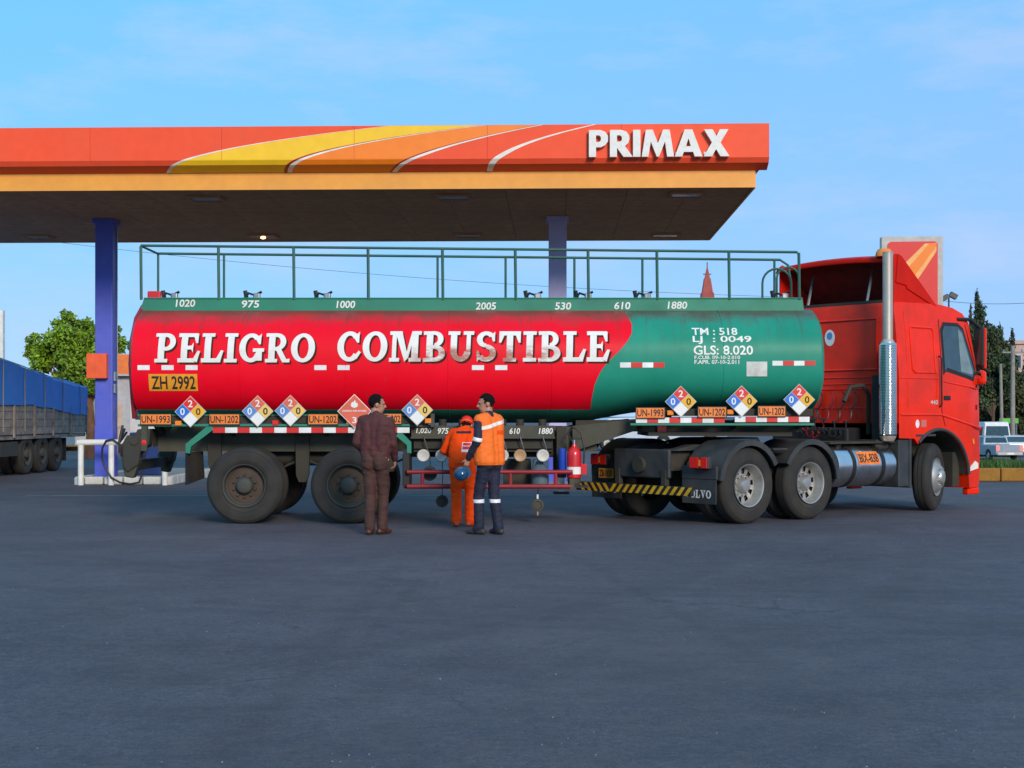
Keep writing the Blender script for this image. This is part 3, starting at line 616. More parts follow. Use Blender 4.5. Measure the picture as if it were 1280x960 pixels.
for (a, b_, mt, off) in (((-.5, -1.15), (-.25, -1.35), 'fascia_orange', .003),):
    q = MB(); q.add([(pw-.45, -.203, zt-.24), (pw-.20, -.203, zt-.22), (pw-.22, -.203, zt-.42), (-.15, -.203, zt-1.55), (-.40, -.203, zt-1.15)], [(0, 1, 2, 3, 4)]); q.build('orange_swoosh', 'fascia_orange', pan, recalc=False)
    q = MB(); q.add([(pw-.56, -.2045, zt-.24), (pw-.43, -.2045, zt-.24), (-.33, -.2045, zt-1.22), (-.46, -.2045, zt-1.08)], [(0, 1, 2, 3)]); q.build('pale_stripe', 'stripe_orange', pan, recalc=False)
    q = MB(); q.add([(pw-.21, -.2045, zt-.33), (pw-.21, -.2045, zt-.48), (-.05, -.2045, zt-1.68), (-.16, -.2045, zt-1.56)], [(0, 1, 2, 3)]); q.build('pale_stripe', 'stripe_orange', pan, recalc=False)
for sx in (-.5, .5): MB().cyl((sx, 0, -.3), (sx, 0, zt-4.6), .1, n=12).build('leg', 'frame_grey', p)
LY = 70.; lp = empty('street_lamp', (X(1186, LY), LY, GZ(X(1186, LY), LY))); setp(lp, 'dark street lamp with two floodlights right of the station sign', 'street lamp')
zl = Z(371, LY)-lp.location.z; M('dark_steel', (.06, .06, .065), .5, .4)
MB().cyl((0, 0, -.2), (0, 0, zl), .07, .04, 8).build('shaft', 'dark_steel', lp)
for sx in (-1, 1): MB().box(-.18, .18, -.14, .14, -.12, .12, Matrix.Translation((sx*.2, -.05, zl+.05*sx)) @ Matrix.Rotation(sx*.5, 4, 'Y')).build('floodlight', 'dark_steel', lp)
SY = 120.; sp_ = empty('red_spire', (X(884, SY), SY, GZ(X(884, SY), SY))); setp(sp_, 'distant brick red pointed spire with cross rising behind the tank', 'spire')
zs = Z(334, SY)-sp_.location.z; M('spire_red', (.34, .045, .03), .6, dirt=(.2, .05, .04), damt=.4)
k = SY/F; cn = MB()
hw = [(zs, .6), (zs-14*k, 3.2), (zs-14.2*k, 3.9), (zs-32*k, 6.4), (zs-32.2*k, 7.4), (zs-60*k, 10.)]
for (z1, w1), (z0, w0) in zip(hw, hw[1:]): cn.add([(sx*w_*k, sy*w_*k, z) for z, w_ in ((z0, w0), (z1, w1)) for sx, sy in ((-1, -1), (1, -1), (1, 1), (-1, 1))], [(0, 1, 5, 4), (1, 2, 6, 5), (2, 3, 7, 6), (3, 0, 4, 7)])
cn.build('steeple', 'spire_red', sp_)
MB().box(-.75, .75, -.75, .75, -.3, zs-59*k).build('tower', 'spire_red', sp_)
MB().box(-.04, .04, -.04, .04, zs-.1, zs+.42).build('finial', 'dark_steel', sp_); MB().box(-.34, .34, -.03, .03, zs-.62, zs-.54).build('cross_arm', 'dark_steel', sp_)
# kiosk on the left, behind the column
M('kiosk_wall', (.42, .40, .40), .8, dirt=(.3, .28, .27), damt=.4); M('kiosk_orange', (.72, .16, .02), .5); M('door_tan', (.50, .34, .22), .6); M('ochre', (.33, .15, .015), .8, var=.2, dirt=(.13, .07, .02), damt=.7, dscale=3)
KY = 64.; kx = X(140, KY); ko = empty('station_kiosk', (kx, KY, 0), R(28)); setp(ko, 'small grey station kiosk with orange fascia board behind the left column', 'building')
MB().box(-1.6, 1.9, 0, 3.5, 0, 3.25).build('wall', 'kiosk_wall', ko)
MB().box(-1.75, 2.05, -.35, 3.6, 3.26, 3.34).build('roof', 'kiosk_wall', ko)
MB().box(-1.7, 2.0, -.33, -.2, 3.345, 4.22).build('fascia_board', 'kiosk_orange', ko); MB().box(1.86, 2.0, -.195, 3.4, 3.345, 4.22).build('fascia_board', 'kiosk_orange', ko)
dd = MB().box(-.35, .42, -.05, -.004, 0, 2.05).build('door', 'door_tan', ko); MB().box(.28, .36, -.09, -.052, .95, 1.05).build('handle', 'steel', dd)
wn = MB().box(.85, 1.65, -.05, -.004, 1.1, 2.9).build('window', 'frame_grey', ko); MB().box(.92, 1.58, -.06, -.052, 1.17, 2.83).build('pane', 'glass_light', wn)
wn = MB().box(-1.35, -.55, -.05, -.004, 1.1, 2.9).build('window', 'frame_grey', ko); MB().box(-1.28, -.62, -.06, -.052, 1.17, 2.83).build('pane', 'glass_light', wn)
kk = empty('yellow_kerb', (X(100, 60), 60., 0)); setp(kk, 'ochre yellow kerb stones in front of the kiosk, left of the column', 'kerb')
ks = MB().box(-.49, .49, -.1, .1, 0, .26).mesh('kerb_stone', 'ochre')
for i in range(-5, 9): link_mesh('kerb_stone', ks, kk, (i*1.0, 0, 0))
wp = MB().box(-.1, .1, -.1, .1, 0, Z(388, 46)).build('white_post', 'white_paint', None, loc=(X(1, 46), 46, 0)); setp(wp, 'white square post at the left picture edge behind the tarpaulin', 'post')
# pinkish building far right
M('pink_wall', (.52, .36, .30), .85, dirt=(.4, .3, .26), damt=.4)
BY = 135.; pb = empty('pink_building', (X(1300, BY), BY, GZ(20, BY))); setp(pb, 'pinkish flat roofed building behind the trees at the right edge', 'building')
zb = Z(430, BY)-pb.location.z; MB().box(-2.9, 6, 0, 8, -.2, zb).build('wall', 'pink_wall', pb); MB().box(-3.1, 6.2, -.2, 8.2, zb+.002, zb+.35).build('parapet', 'pink_wall', pb)
for wx in (-2.2, -.8, .8, 2.4):
    for wz in (zb-2.3, zb-5.2): w_ = MB().box(wx-.45, wx+.45, -.06, -.004, wz, wz+1.3).build('window', 'frame_grey', pb); MB().box(wx-.38, wx+.38, -.075, -.062, wz+.07, wz+1.23).build('pane', 'glass', w_)
# right traffic island with grass
RY = 32.6; ri = empty('traffic_island', (X(1262, RY), RY, 0)); setp(ri, 'raised traffic island with ochre kerb and grass right of the cab', 'traffic island')
x0 = X(1196, RY)-ri.location.x
ks2 = MB().box(-.49, .49, 0, .22, 0, .30).mesh('kerb_stone', 'ochre')
for i in range(9): o = link_mesh('kerb_stone', ks2, ri, (x0+.5+i, .01*math.sin(i*3), 0)); md = o.modifiers.new('b', 'BEVEL'); md.width = .025; md.segments = 2
for i in range(2): link_mesh('kerb_stone', ks2, ri, (x0, .73+i, 0), (0, 0, R(90)))
M('soil', (.07, .06, .03), .95, var=.4)
MB().box(x0+.01, x0+9, .23, 3.2, 0, .27).build('soil', 'soil', ri)
gb = MB(); rg = random.Random(5); vs = []; fs = []
for _ in range(9000):
    gx = x0+.1+8.8*rg.random(); gy = .26+2.9*rg.random(); hgt = rg.uniform(.06, .22)*(1+.8*mnoise.noise((gx*1.3, gy*1.3, 0))); a = rg.random()*3.14; dx, dy = .012*math.cos(a), .012*math.sin(a); q = len(vs)
    vs += [(gx-dx, gy-dy, .26), (gx+dx, gy+dy, .26), (gx+rg.gauss(0, .05), gy+rg.gauss(0, .05), .27+hgt)]; fs.append((q, q+1, q+2))
gb.add(vs, fs); setp(gb.build('grass', 'grass', ri, recalc=False), kind='stuff')

# ------------------------------------------------------------------ cars far off
def wheel_mesh_small(r=.31, w=.2):
    t = MB().lathe([(r*.6, 0), (r*.92, 0), (r, .03), (r, w-.03), (r*.92, w), (r*.6, w)], n=20, closed=True).mesh('tyre', 'rubber', True)
    d = MB().lathe([(0, .015), (r*.2, .01), (r*.25, .03), (r*.5, .035), (r*.6, .012)], n=16).mesh('rim', 'rim_silver', True); return t, d
SWT, SWR = wheel_mesh_small()
def car(name, label, cat, loc, rz, paint, Lc, Wc, prof, roof, glass_side, glass_rear, lamps, wheels, extra=None, rear_open=None):
    """prof: lower body side outline (x forward, z); roof: greenhouse outline; x=0 is the tail"""
    c = empty(name, loc, rz); setp(c, label, cat, 'cars on the far road')
    w = Wc/2
    b = MB(); b.prism(prof, -w, w); b.build('body', paint, c, smooth=False, bevel=.05)
    gh = MB(); n = len(roof); zmin = min(z for _, z in roof); zmax = max(z for _, z in roof)
    for y in (-1, 1): pass
    vs = [(x, sy*(w-.02-.13*(z-zmin)/(zmax-zmin)), z) for sy in (-1, 1) for x, z in roof]
    gh.add(vs, [(i, (i+1) % n, n+(i+1) % n, n+i) for i in range(n)]+[tuple(range(n))[::-1], tuple(range(n, 2*n))]); gh.build('roof', paint, c, bevel=.04)
    ins = lambda z: w-.02-.13*(z-zmin)/(zmax-zmin)
    for q in glass_side:
        for sy in (-1, 1): m_ = MB(); m_.add([(x, sy*(ins(z)+.008), z) for x, z in q], [tuple(range(len(q)))]); m_.build('side_window', 'glass', c, recalc=False)
    (xa, za), (xb, zb_) = glass_rear
    m_ = MB(); m_.add([(xa-.012, -ins(za)+.1, za), (xa-.012, ins(za)-.1, za), (xb-.012, ins(zb_)-.1, zb_), (xb-.012, -ins(zb_)+.1, zb_)], [(0, 1, 2, 3)]); m_.build('rear_window', 'glass', c, recalc=False)
    for sy in (-1, 1):
        x_, z0, z1, ww = lamps; MB().box(x_-.02, x_+.03, min(sy*(w-.03), sy*(w-.03-ww)), max(sy*(w-.03), sy*(w-.03-ww)), z0, z1).build('tail_light', 'lamp_lit', c, bevel=.01)
    MB().box(-.1, .02, -w+.05, w-.05, .32, .48).build('rear_bumper', 'frame_grey', c, bevel=.03); MB().box(-.112, -.102, -.2, .2, .36, .46).build('number_plate', 'wht_sq', c)
    for x_ in wheels:
        for sy in (-1, 1):
            we = empty('wheel', (x_, sy*(w+.01), .31), 0 if sy < 0 else math.pi, c); link_mesh('tyre', SWT, we); link_mesh('rim', SWR, we)
    return c
M('lamp_lit', (.7, .03, .02), .3, emit=((1, .09, .05), 1.6)); M('van_white', (.70, .70, .70), .35, coat=.3); M('car_silver', (.36, .39, .43), .3, .5, coat=.4); M('car_pale', (.55, .60, .66), .3, coat=.4); M('car_blue', (.20, .30, .45), .3, coat=.4)
def arch(x, r=.36, z=.3, n=8): return [(x+r*math.cos(R(a)), z+r*math.sin(R(a))) for a in [180*i/n for i in range(n+1)]]
def lower(Lc, zb, zt, hood, w0, w1, tail=0.):
    return [(0, zb), (0-tail, (zb+zt)/2), (.03, zt), (Lc*.72, zt), (Lc-.1, hood), (Lc, hood-.25), (Lc, zb)]+arch(w1)+arch(w0)
# pickup: an open bed behind the cabin
pk_prof = [(0, .35), (0, .92), (1.5, .92), (1.52, .95), (3.6, .95), (4.7, .88), (4.8, .65), (4.8, .35)]+arch(3.85)+arch(.95)
c = car('pickup_truck', 'silver pickup with lit tail lights on the far road beside the grass island', 'pickup', (X(1262, 86), 86, GZ(30, 86)), R(100), 'car_silver', 4.8, 1.75, pk_prof, [(1.55, .93), (1.7, 1.42), (3.0, 1.46), (3.7, .93)],
        [[(1.72, 1.0), (1.8, 1.36), (2.3, 1.38), (2.3, 1.0)], [(2.36, 1.0), (2.36, 1.38), (2.95, 1.4), (3.45, 1.0)]], ((1.59, 1.02), (1.68, 1.36)), (0, .62, .88, .16), (.95, 3.85))
vn = [(0, .35), (-.02, .8), (.02, 1.15), (4.2, 1.1), (4.75, .95), (4.8, .35)]+arch(3.9)+arch(.95)
car('white_van', 'white van with one bright tail light, above the silver pickup', 'van', (X(1247, 94), 94, GZ(30, 94)), R(96), 'van_white', 4.8, 1.9, vn, [(.02, 1.13), (.1, 2.2), (.25, 2.28), (3.6, 2.25), (4.3, 1.1)],
    [[(.3, 1.25), (.36, 1.95), (1.4, 1.97), (1.4, 1.25)], [(1.5, 1.25), (1.5, 1.97), (2.6, 1.97), (2.6, 1.25)], [(2.7, 1.25), (2.7, 1.97), (3.5, 1.97), (4.0, 1.25)]], ((.03, 1.3), (.09, 2.0)), (0, .75, 1.1, .14), (.95, 3.9))
sd_ = [(0, .35), (-.02, .6), (.05, .92), (4.0, .85), (4.25, .6), (4.25, .35)]+arch(3.45)+arch(.8)
sroof = [(.35, .91), (.95, 1.38), (2.3, 1.42), (3.2, .88)]; sgl = [[(.62, .95), (1.05, 1.32), (1.75, 1.34), (1.75, .95)], [(1.82, .95), (1.82, 1.34), (2.25, 1.35), (2.9, .95)]]
car('sedan_car', 'pale blue sedan at the right picture edge beyond the pickup', 'car', (X(1277, 93), 93, GZ(30, 93)), R(94), 'car_pale', 4.25, 1.7, sd_, sroof, sgl, ((.42, .98), (.9, 1.33)), (0, .6, .8, .18), (.8, 3.45))
car('sedan_car', 'silver car far off, seen under the tank left of the tractor', 'car', (X(728, 62), 62, GZ(3, 62)), R(20), 'car_pale', 4.25, 1.7, sd_, sroof, sgl, ((.42, .98), (.9, 1.33)), (0, .6, .8, .18), (.8, 3.45))
car('sedan_car', 'blue car far off, seen through the gap above the tractor chassis', 'car', (X(790, 66), 66, GZ(5, 66)), R(5), 'car_blue', 4.25, 1.7, sd_, sroof, sgl, ((.42, .98), (.9, 1.33)), (0, .6, .8, .18), (.8, 3.45))
M('sign_green', (.09, .42, .03), .5)
gs = empty('green_sign', (X(1262, 100), 100, GZ(30, 100))); setp(gs, 'bright green roadside board behind the cars at the right edge', 'sign')
zg = Z(521, 100)-gs.location.z; MB().box(-.7, .6, -.04, .04, zg-.45, zg-.1).build('board', 'sign_green', gs); MB().cyl((-.8, .06, -.2), (-.8, .06, zg-.3), .04, n=8).build('post', 'steel', gs); MB().cyl((.5, .06, -.2), (.5, .06, zg-.3), .04, n=8).build('post', 'steel', gs)

# ------------------------------------------------------------------ heavy wheels (shared)
def tyre_mesh():
    p = [(.288, .035), (.33, .006), (.36, .0), (.365, .004), (.43, .0), (.47, .012), (.475, .008), (.505, .03), (.522, .055), (.526, .07), (.526, .10), (.514, .103), (.514, .113), (.526, .116), (.526, .165), (.514, .168), (.514, .178), (.526, .18), (.526, .215), (.515, .235), (.485, .262), (.43, .28), (.33, .275), (.288, .245)]
    return MB().lathe(p, n=56, closed=True).mesh('tyre', 'rubber', True)
TYRE = tyre_mesh()
def disc(mb, rs, ys, n=40, holes=True):
    for k in range(len(rs)-1):
        for i in range(n):
            if holes and k == 1 and i % 4 in (0, 1): continue
            a, b_ = 2*math.pi*i/n, 2*math.pi*(i+1)/n
            mb.add([(rs[k]*math.cos(a), ys[k], rs[k]*math.sin(a)), (rs[k]*math.cos(b_), ys[k], rs[k]*math.sin(b_)), (rs[k+1]*math.cos(b_), ys[k+1], rs[k+1]*math.sin(b_)), (rs[k+1]*math.cos(a), ys[k+1], rs[k+1]*math.sin(a))], [(0, 1, 2, 3)])
def nuts(mb, r, y0, y1, n=10, rr=.016):
    for i in range(n): a = 2*math.pi*(i+.5)/n; mb.cyl((r*math.cos(a), y0, r*math.sin(a)), (r*math.cos(a), y1, r*math.sin(a)), rr, n=6)
_r = MB().lathe([(.286, .25), (.284, .04), (.298, .012), (.296, .0), (.284, .004), (.272, .03), (.262, .14), (.252, .155)], n=48); disc(_r, [.252, .238, .160, .12], [.155, .15, .15, .152]); nuts(_r, .138, .152, .115); RIM_DRIVE = _r.mesh('rim', 'rim_silver', True)
HUB_DRIVE = MB().lathe([(.12, .152), (.10, .10), (.085, .07), (.075, .055), (.03, .05), (0, .05)], n=24).mesh('hub', 'rim_silver', True)
_r = MB().lathe([(.286, .25), (.284, .04), (.298, .012), (.296, .0), (.284, .004), (.272, .03), (.262, .09), (.25, .10)], n=48); RIM_TR = _r.mesh('rim', 'rim_dark', True)
_r = MB(); disc(_r, [.25, .232, .195, .12], [.10, .092, .085, .08], holes=False); nuts(_r, .155, .085, .045, 10, .018); DISC_TR = _r.mesh('wheel_disc', 'rust', True)
HUB_TR = MB().lathe([(.12, .082), (.115, .02), (.10, -.005), (.085, -.015), (.03, -.02), (0, -.02)], n=20).mesh('hub', 'rim_dark', True)
DRUM = MB().lathe([(0, .19), (.24, .19), (.24, .26)], n=24).mesh('brake_drum', 'chassis', True)
_r = MB().lathe([(.286, .25), (.284, .04), (.298, .012), (.296, .0), (.284, .004), (.275, .02), (.262, .02), (.22, -.03), (.17, -.055), (.13, -.055)], n=48); nuts(_r, .15, -.05, -.08); RIM_FRONT = _r.mesh('rim', 'rim_silver', True)
HUB_FRONT = MB().lathe([(.13, -.055), (.115, -.09), (.095, -.105), (.05, -.11), (0, -.11)], n=24).mesh('hub', 'rim_silver', True)
def heavy_wheel(kind, parent, loc, rz=0.):
    w = empty('wheel', loc, rz, parent); link_mesh('tyre', TYRE, w)
    if kind != 'front': link_mesh('tyre', TYRE, w, (0, .33, 0))
    for nm, me in {'drive': [('rim', RIM_DRIVE), ('hub', HUB_DRIVE), ('brake_drum', DRUM)], 'trailer': [('rim', RIM_TR), ('wheel_disc', DISC_TR), ('hub', HUB_TR), ('brake_drum', DRUM)], 'front': [('rim', RIM_FRONT), ('hub', HUB_FRONT)]}[kind]: link_mesh(nm, me, w)
    return w

# ------------------------------------------------------------------ truck with blue tarpaulin, left edge
M('tarp', (.018, .17, .58), .55, var=.12, scale=2, dirt=(.02, .10, .36), damt=.4, bump=.25, bscale=5); M('plank', (.27, .225, .19), .85, var=.35, scale=3, dirt=(.11, .09, .075), damt=.8, dscale=5)
bt = empty('tarpaulin_truck', (-12.2, 41.3, 0)); setp(bt, 'lorry trailer loaded under a blue tarpaulin at the left picture edge', 'truck')
LB = 11.5    # length towards the camera (local -y); side plane at local x = 0, body extends to x = -2.5
tb = MB(); nyt = 60; ring_n = 14; vs = []; fs = []
for j in range(nyt+1):
    y = -.02-LB*j/nyt; top = 2.42+.62*sstep(.0, 9, -y)+.03*mnoise.noise((0, y*1.2, 0)); bot = 1.50+.25*sstep(0, 5, -y)+.06*mnoise.noise((3, y*1.1, 0))
    for i in range(ring_n+1):
        t = i/ring_n
        if t < .36: x = .035+.02*mnoise.noise((1, y*2, t*4)); z = bot+(top-.12-bot)*t/.36
        elif t <= .64: u = (t-.36)/.28; x = .02-2.54*u; z = top-.12+.28*math.sin(math.pi*u)**.6+.03*mnoise.noise((u*4, y*1.5, 2))
        else: x = -2.535-.02*mnoise.noise((2, y*2, t*4)); z = top-.12+(bot-top+.12)*(t-.64)/.36
        vs.append((x, y, z))
n1 = ring_n+1
for j in range(nyt):
    for i in range(ring_n): fs.append((j*n1+i, j*n1+i+1, (j+1)*n1+i+1, (j+1)*n1+i))
fs += [tuple(range(n1))]; tb.add(vs, fs); tb.build('tarpaulin', 'tarp', bt, smooth=True)
M('rope', (.30, .27, .20), .9)
for j in range(4, nyt, 8):
    P = [(vs[j*n1+i][0]*1.0+(.018 if i < 6 else (-.018 if i > 9 else 0)), vs[j*n1+i][1], vs[j*n1+i][2]+(.018 if 5 <= i <= 9 else 0)) for i in range(n1)]
    MB().tube([(P[0][0], P[0][1], 1.1)]+P+[(P[-1][0], P[-1][1], 1.1)], .012, 5).build('rope', 'rope', bt, smooth=True)
for k in range(4):
    for j in range(8):
        y1 = -.02-j*LB/8; pl = MB().box(-.03, .0, y1-LB/8+.02, y1-.01, 1.02+k*.19, 1.02+k*.19+.18)
        pl.build('side_board', 'plank', bt)
for j in range(8): MB().box(.003, .04, -.06-j*1.5-.04, -.06-j*1.5+.04, .95, 1.76).build('stake', 'plank', bt)
MB().box(-2.5, -.035, -LB, 0, .90, 1.0).build('bed', 'plank', bt); MB().box(-2.48, -.04, -.03, 0, 1.005, 1.8).build('tail_board', 'plank', bt)
for x_ in (-.85, -1.75): MB().box(x_-.06, x_+.06, -LB+.2, -.2, .6, .898).build('chassis_beam', 'chassis', bt)
for y_ in (-2.45, -3.65, -4.85):
    heavy_wheel('trailer', bt, (-.06, y_, .525), R(90)); heavy_wheel('trailer', bt, (-2.44, y_, .525), R(-90))
    MB().cyl((-2.3, y_, .525), (-.2, y_, .525), .06, n=10).build('axle', 'chassis', bt)
MB().box(-2.4, -.1, -.22, -.12, .48, .60).build('rear_bumper', 'chassis', bt); MB().box(-.5, -.12, -1.55, -1.5, .25, .88).build('mudflap', 'rubber', bt)
MB().box(-.02, .02, -7.0, -5.8, .5, .85).build('side_box', 'chassis', bt)
# loose grit on the lot: tiny pale stones
rg = random.Random(21); m = MB()
for _ in range(300):
    Yp = 5.5+12*rg.random()**1.3; xp = (rg.random()-.5)*.75*Yp; r = rg.uniform(.002, .006); zg = .015*mnoise.noise((xp*.13, Yp*.13, 3))+.012
    q = [(xp+r*rg.uniform(.7, 1.2)*a, Yp+r*rg.uniform(.7, 1.2)*b_, zg+r*.7*c_) for a, b_, c_ in ((1, 0, 0), (0, 1, 0), (-1, 0, 0), (0, -1, 0), (0, 0, 1), (0, 0, -1.6))]
    m.add(q, [(0, 1, 4), (1, 2, 4), (2, 3, 4), (3, 0, 4), (1, 0, 5), (2, 1, 5), (3, 2, 5), (0, 3, 5)])
M('grit', (.22, .20, .18), .9, var=.3, island=.6)
setp(m.build('loose_grit', 'grit'), 'pale grit and stone chips scattered over the asphalt', 'grit', kind='stuff')

# ------------------------------------------------------------------ tanker trailer (local frame: x along the trailer, y away from the camera, origin on the centre line)
TY0 = 20.95
trl = empty('tanker_trailer', (0, TY0, 0)); setp(trl, 'long fuel tanker trailer with red and green tank, white hazard lettering and top railing', 'tanker trailer')
TZ, TA, TB_ = 2.20, .82, 1.20; TX0, TX1 = -5.22, 4.25
TN = 2.55    # the section is a little squarer than an ellipse
def ty(z): return -TB_*max(0., 1-abs((z-TZ)/TA)**TN)**(1/TN)
def sgp(v, p): return math.copysign(abs(v)**p, v)
def tpt(px, py):
    Y = 19.8
    for _ in range(12): z = Z(py, Y); Y = TY0+ty(z)
    return X(px, Y), z
def tfn(off):
    def f(x, z, lift):
        y = ty(z); nrm = Vector((0, sgp(y/TB_, TN-1)/TB_, sgp((z-TZ)/TA, TN-1)/TA)).normalized(); return (x, y+nrm.y*(off+lift), z+nrm.z*(off+lift))
    return f
def lx(px, y): return X(px, TY0+y)
def lz(py, y): return Z(py, TY0+y)
def tank_material():
    m = bpy.data.materials.new('tank_paint'); m.use_nodes = True; MATS['tank_paint'] = m
    t = m.node_tree; b = t.nodes['Principled BSDF']; N = t.nodes.new; K = t.links.new
    c = N('ShaderNodeTexCoord'); sx = N('ShaderNodeSeparateXYZ'); K(c.outputs['Object'], sx.inputs[0])
    def ma(op, a, bb=None, cl=False):
        q = N('ShaderNodeMath'); q.operation = op; q.use_clamp = cl
        for k, v in enumerate((a, bb)):
            if v is None: continue
            if hasattr(v, 'links'): K(v, q.inputs[k])
            else: q.inputs[k].default_value = v
        return q.outputs[0]
    def noi(scale, det, rough, sc=None):
        n = N('ShaderNodeTexNoise'); n.inputs['Scale'].default_value = scale; n.inputs['Detail'].default_value = det; n.inputs['Roughness'].default_value = rough
        if sc: mp = N('ShaderNodeMapping'); mp.inputs['Scale'].default_value = sc; K(c.outputs['Object'], mp.inputs[0]); K(mp.outputs[0], n.inputs['Vector'])
        else: K(c.outputs['Object'], n.inputs['Vector'])
        return n.outputs[0]
    def ramp(i, p0, v0, p1, v1):
        r = N('ShaderNodeMapRange'); r.inputs['From Min'].default_value = p0; r.inputs['From Max'].default_value = p1; r.inputs['To Min'].default_value = v0; r.inputs['To Max'].default_value = v1; K(i, r.inputs[0]); return r.outputs[0]
    def mix(f, a, bb):
        x = N('ShaderNodeMix'); x.data_type = 'RGBA'
        if hasattr(f, 'links'): K(f, x.inputs['Factor'])
        else: x.inputs['Factor'].default_value = f
        for k, v in (('A', a), ('B', bb)):
            if hasattr(v, 'links'): K(v, x.inputs[k])
            else: x.inputs[k].default_value = (*v, 1)
        return x.outputs['Result']
    pts = [tpt(*p) for p in ((738, 513), (741, 492), (746, 474), (757, 456), (779, 433), (788, 420), (790, 410), (787, 399), (781, 390))]
    z0, z1 = 1.4, 3.1; xl, xr = 0., 2.2
    fc = N('ShaderNodeFloatCurve'); cu = fc.mapping.curves[0]
    P = [((z-z0)/(z1-z0), (x-xl)/(xr-xl)) for x, z in pts]; P = [(0., P[0][1])]+P+[(1., P[-1][1]-.03)]
    cu.points[0].location = P[0]; cu.points[1].location = P[-1]
    for p in P[1:-1]: cu.points.new(*p)
    fc.mapping.update()
    K(ramp(sx.outputs[2], z0, 0, z1, 1), fc.inputs['Value'])
    xb = ramp(fc.outputs[0], 0, xl, 1, xr)
    edge = ma('MULTIPLY', ma('SUBTRACT', noi(14, 4, .6), .5), .02)
    isred = ma('MULTIPLY', ma('LESS_THAN', ma('ADD', sx.outputs[0], edge), xb), ma('GREATER_THAN', ma('ADD', sx.outputs[2], edge), tpt(600, 512)[1]))
    redc = mix(ramp(noi(1.3, 6, .6), .35, 0, .7, 1), (.80, .002, .014), (.88, .003, .022))
    grnc = mix(ramp(noi(1.1, 6, .6), .35, 0, .7, 1), (.014, .235, .155), (.022, .29, .195))
    col = mix(isred, grnc, redc)
    streak = ma('MULTIPLY', ramp(noi(3, 7, .7, (2.2, .3, .12)), .50, 0, .68, 1), ramp(sx.outputs[2], 2.2, 0.04, 2.95, .75))    # run-off streaks, strongest under the coaming
    col = mix(ma('MULTIPLY', streak, .75, True), col, (.10, .035, .028))
    topd = ramp(ma('ADD', sx.outputs[2], ma('MULTIPLY', noi(2.5, 6, .6), .35)), 2.92, 0, 3.10, .75)                               # brown dirt band below the coaming
    col = mix(ma('MULTIPLY', topd, 1., True), col, (.11, .055, .035))
    col = mix(ramp(noi(9, 8, .7), .62, 0, .8, .5), col, (.16, .05, .04))
    low = ramp(ma('ADD', sx.outputs[2], ma('MULTIPLY', noi(3, 6, .65), -.3)), 1.62, .85, 1.42, 1.)
    low = ramp(ma('ADD', sx.outputs[2], ma('MULTIPLY', noi(3, 6, .65), .35)), 1.85, .6, 1.62, 0)
    spl = ramp(ma('ADD', sx.outputs[2], ma('MULTIPLY', noi(3, 6, .65), .3)), 1.58, .5, 1.76, 0)
    col = mix(ma('MULTIPLY', spl, 1., True), col, (.045, .02, .016))                                                                       # road dirt low on the shell
    K(col, b.inputs['Base Color']); b.inputs['Coat Weight'].default_value = .06; b.inputs['Specular IOR Level'].default_value = .14; b.inputs['Coat Roughness'].default_value = .25
    K(ramp(noi(2, 6, .6), .3, .34, .75, .55), b.inputs['Roughness'])
    bp = N('ShaderNodeBump'); bp.inputs['Strength'].default_value = .22; bp.inputs['Distance'].default_value = .04; K(noi(1.4, 3, .5, (1, 1, 1)), bp.inputs['Height']); K(bp.outputs[0], b.inputs['Normal'])
tank_material()
tk = MB(); NS, NX = 80, 60; vs = []; fs = []
def tsec(x, s=1.):
    kz = 1-.20*sstep(.75, 2.0, x)
    r = []
    for i in range(NS):
        a = 2*math.pi*i/NS; zz = sgp(math.sin(a), 2/TN)*TA; zz = zz*kz if zz < 0 else zz
        r.append((x, sgp(math.cos(a), 2/TN)*TB_*s, TZ+zz*s))
    return r
secs = [(TX0-.13, .30), (TX0-.115, .55), (TX0-.085, .8), (TX0-.045, .93), (TX0-.01, .985), (TX0, 1.)]+[(TX0+(TX1-TX0)*i/NX, 1.) for i in range(1, NX+1)]+[(TX1+.01, .985), (TX1+.045, .93), (TX1+.085, .8), (TX1+.115, .55), (TX1+.13, .30)]
for x, s in secs: vs += tsec(x, s)
for j in range(len(secs)-1):
    for i in range(NS): fs.append((j*NS+i, j*NS+(i+1) % NS, (j+1)*NS+(i+1) % NS, (j+1)*NS+i))
fs += [tuple(range(NS)), tuple(range((len(secs)-1)*NS, len(secs)*NS))]
tk.add(vs, fs); tank = tk.build('tank', 'tank_paint', trl, smooth=True)
# weld seams round the shell
for px in (300, 432, 560, 690, 905):
    xw = tpt(px, 450)[0]; MB().tube([(xw, sgp(math.cos(2*math.pi*i/48), 2/TN)*(TB_+.001), TZ+sgp(math.sin(2*math.pi*i/48), 2/TN)*(TA+.001)*(1 if i <= 24 else 1-.20*sstep(.75, 2., xw))) for i in range(48)], .006, 5, closed=True).build('weld_seam', 'tank_paint', tank)
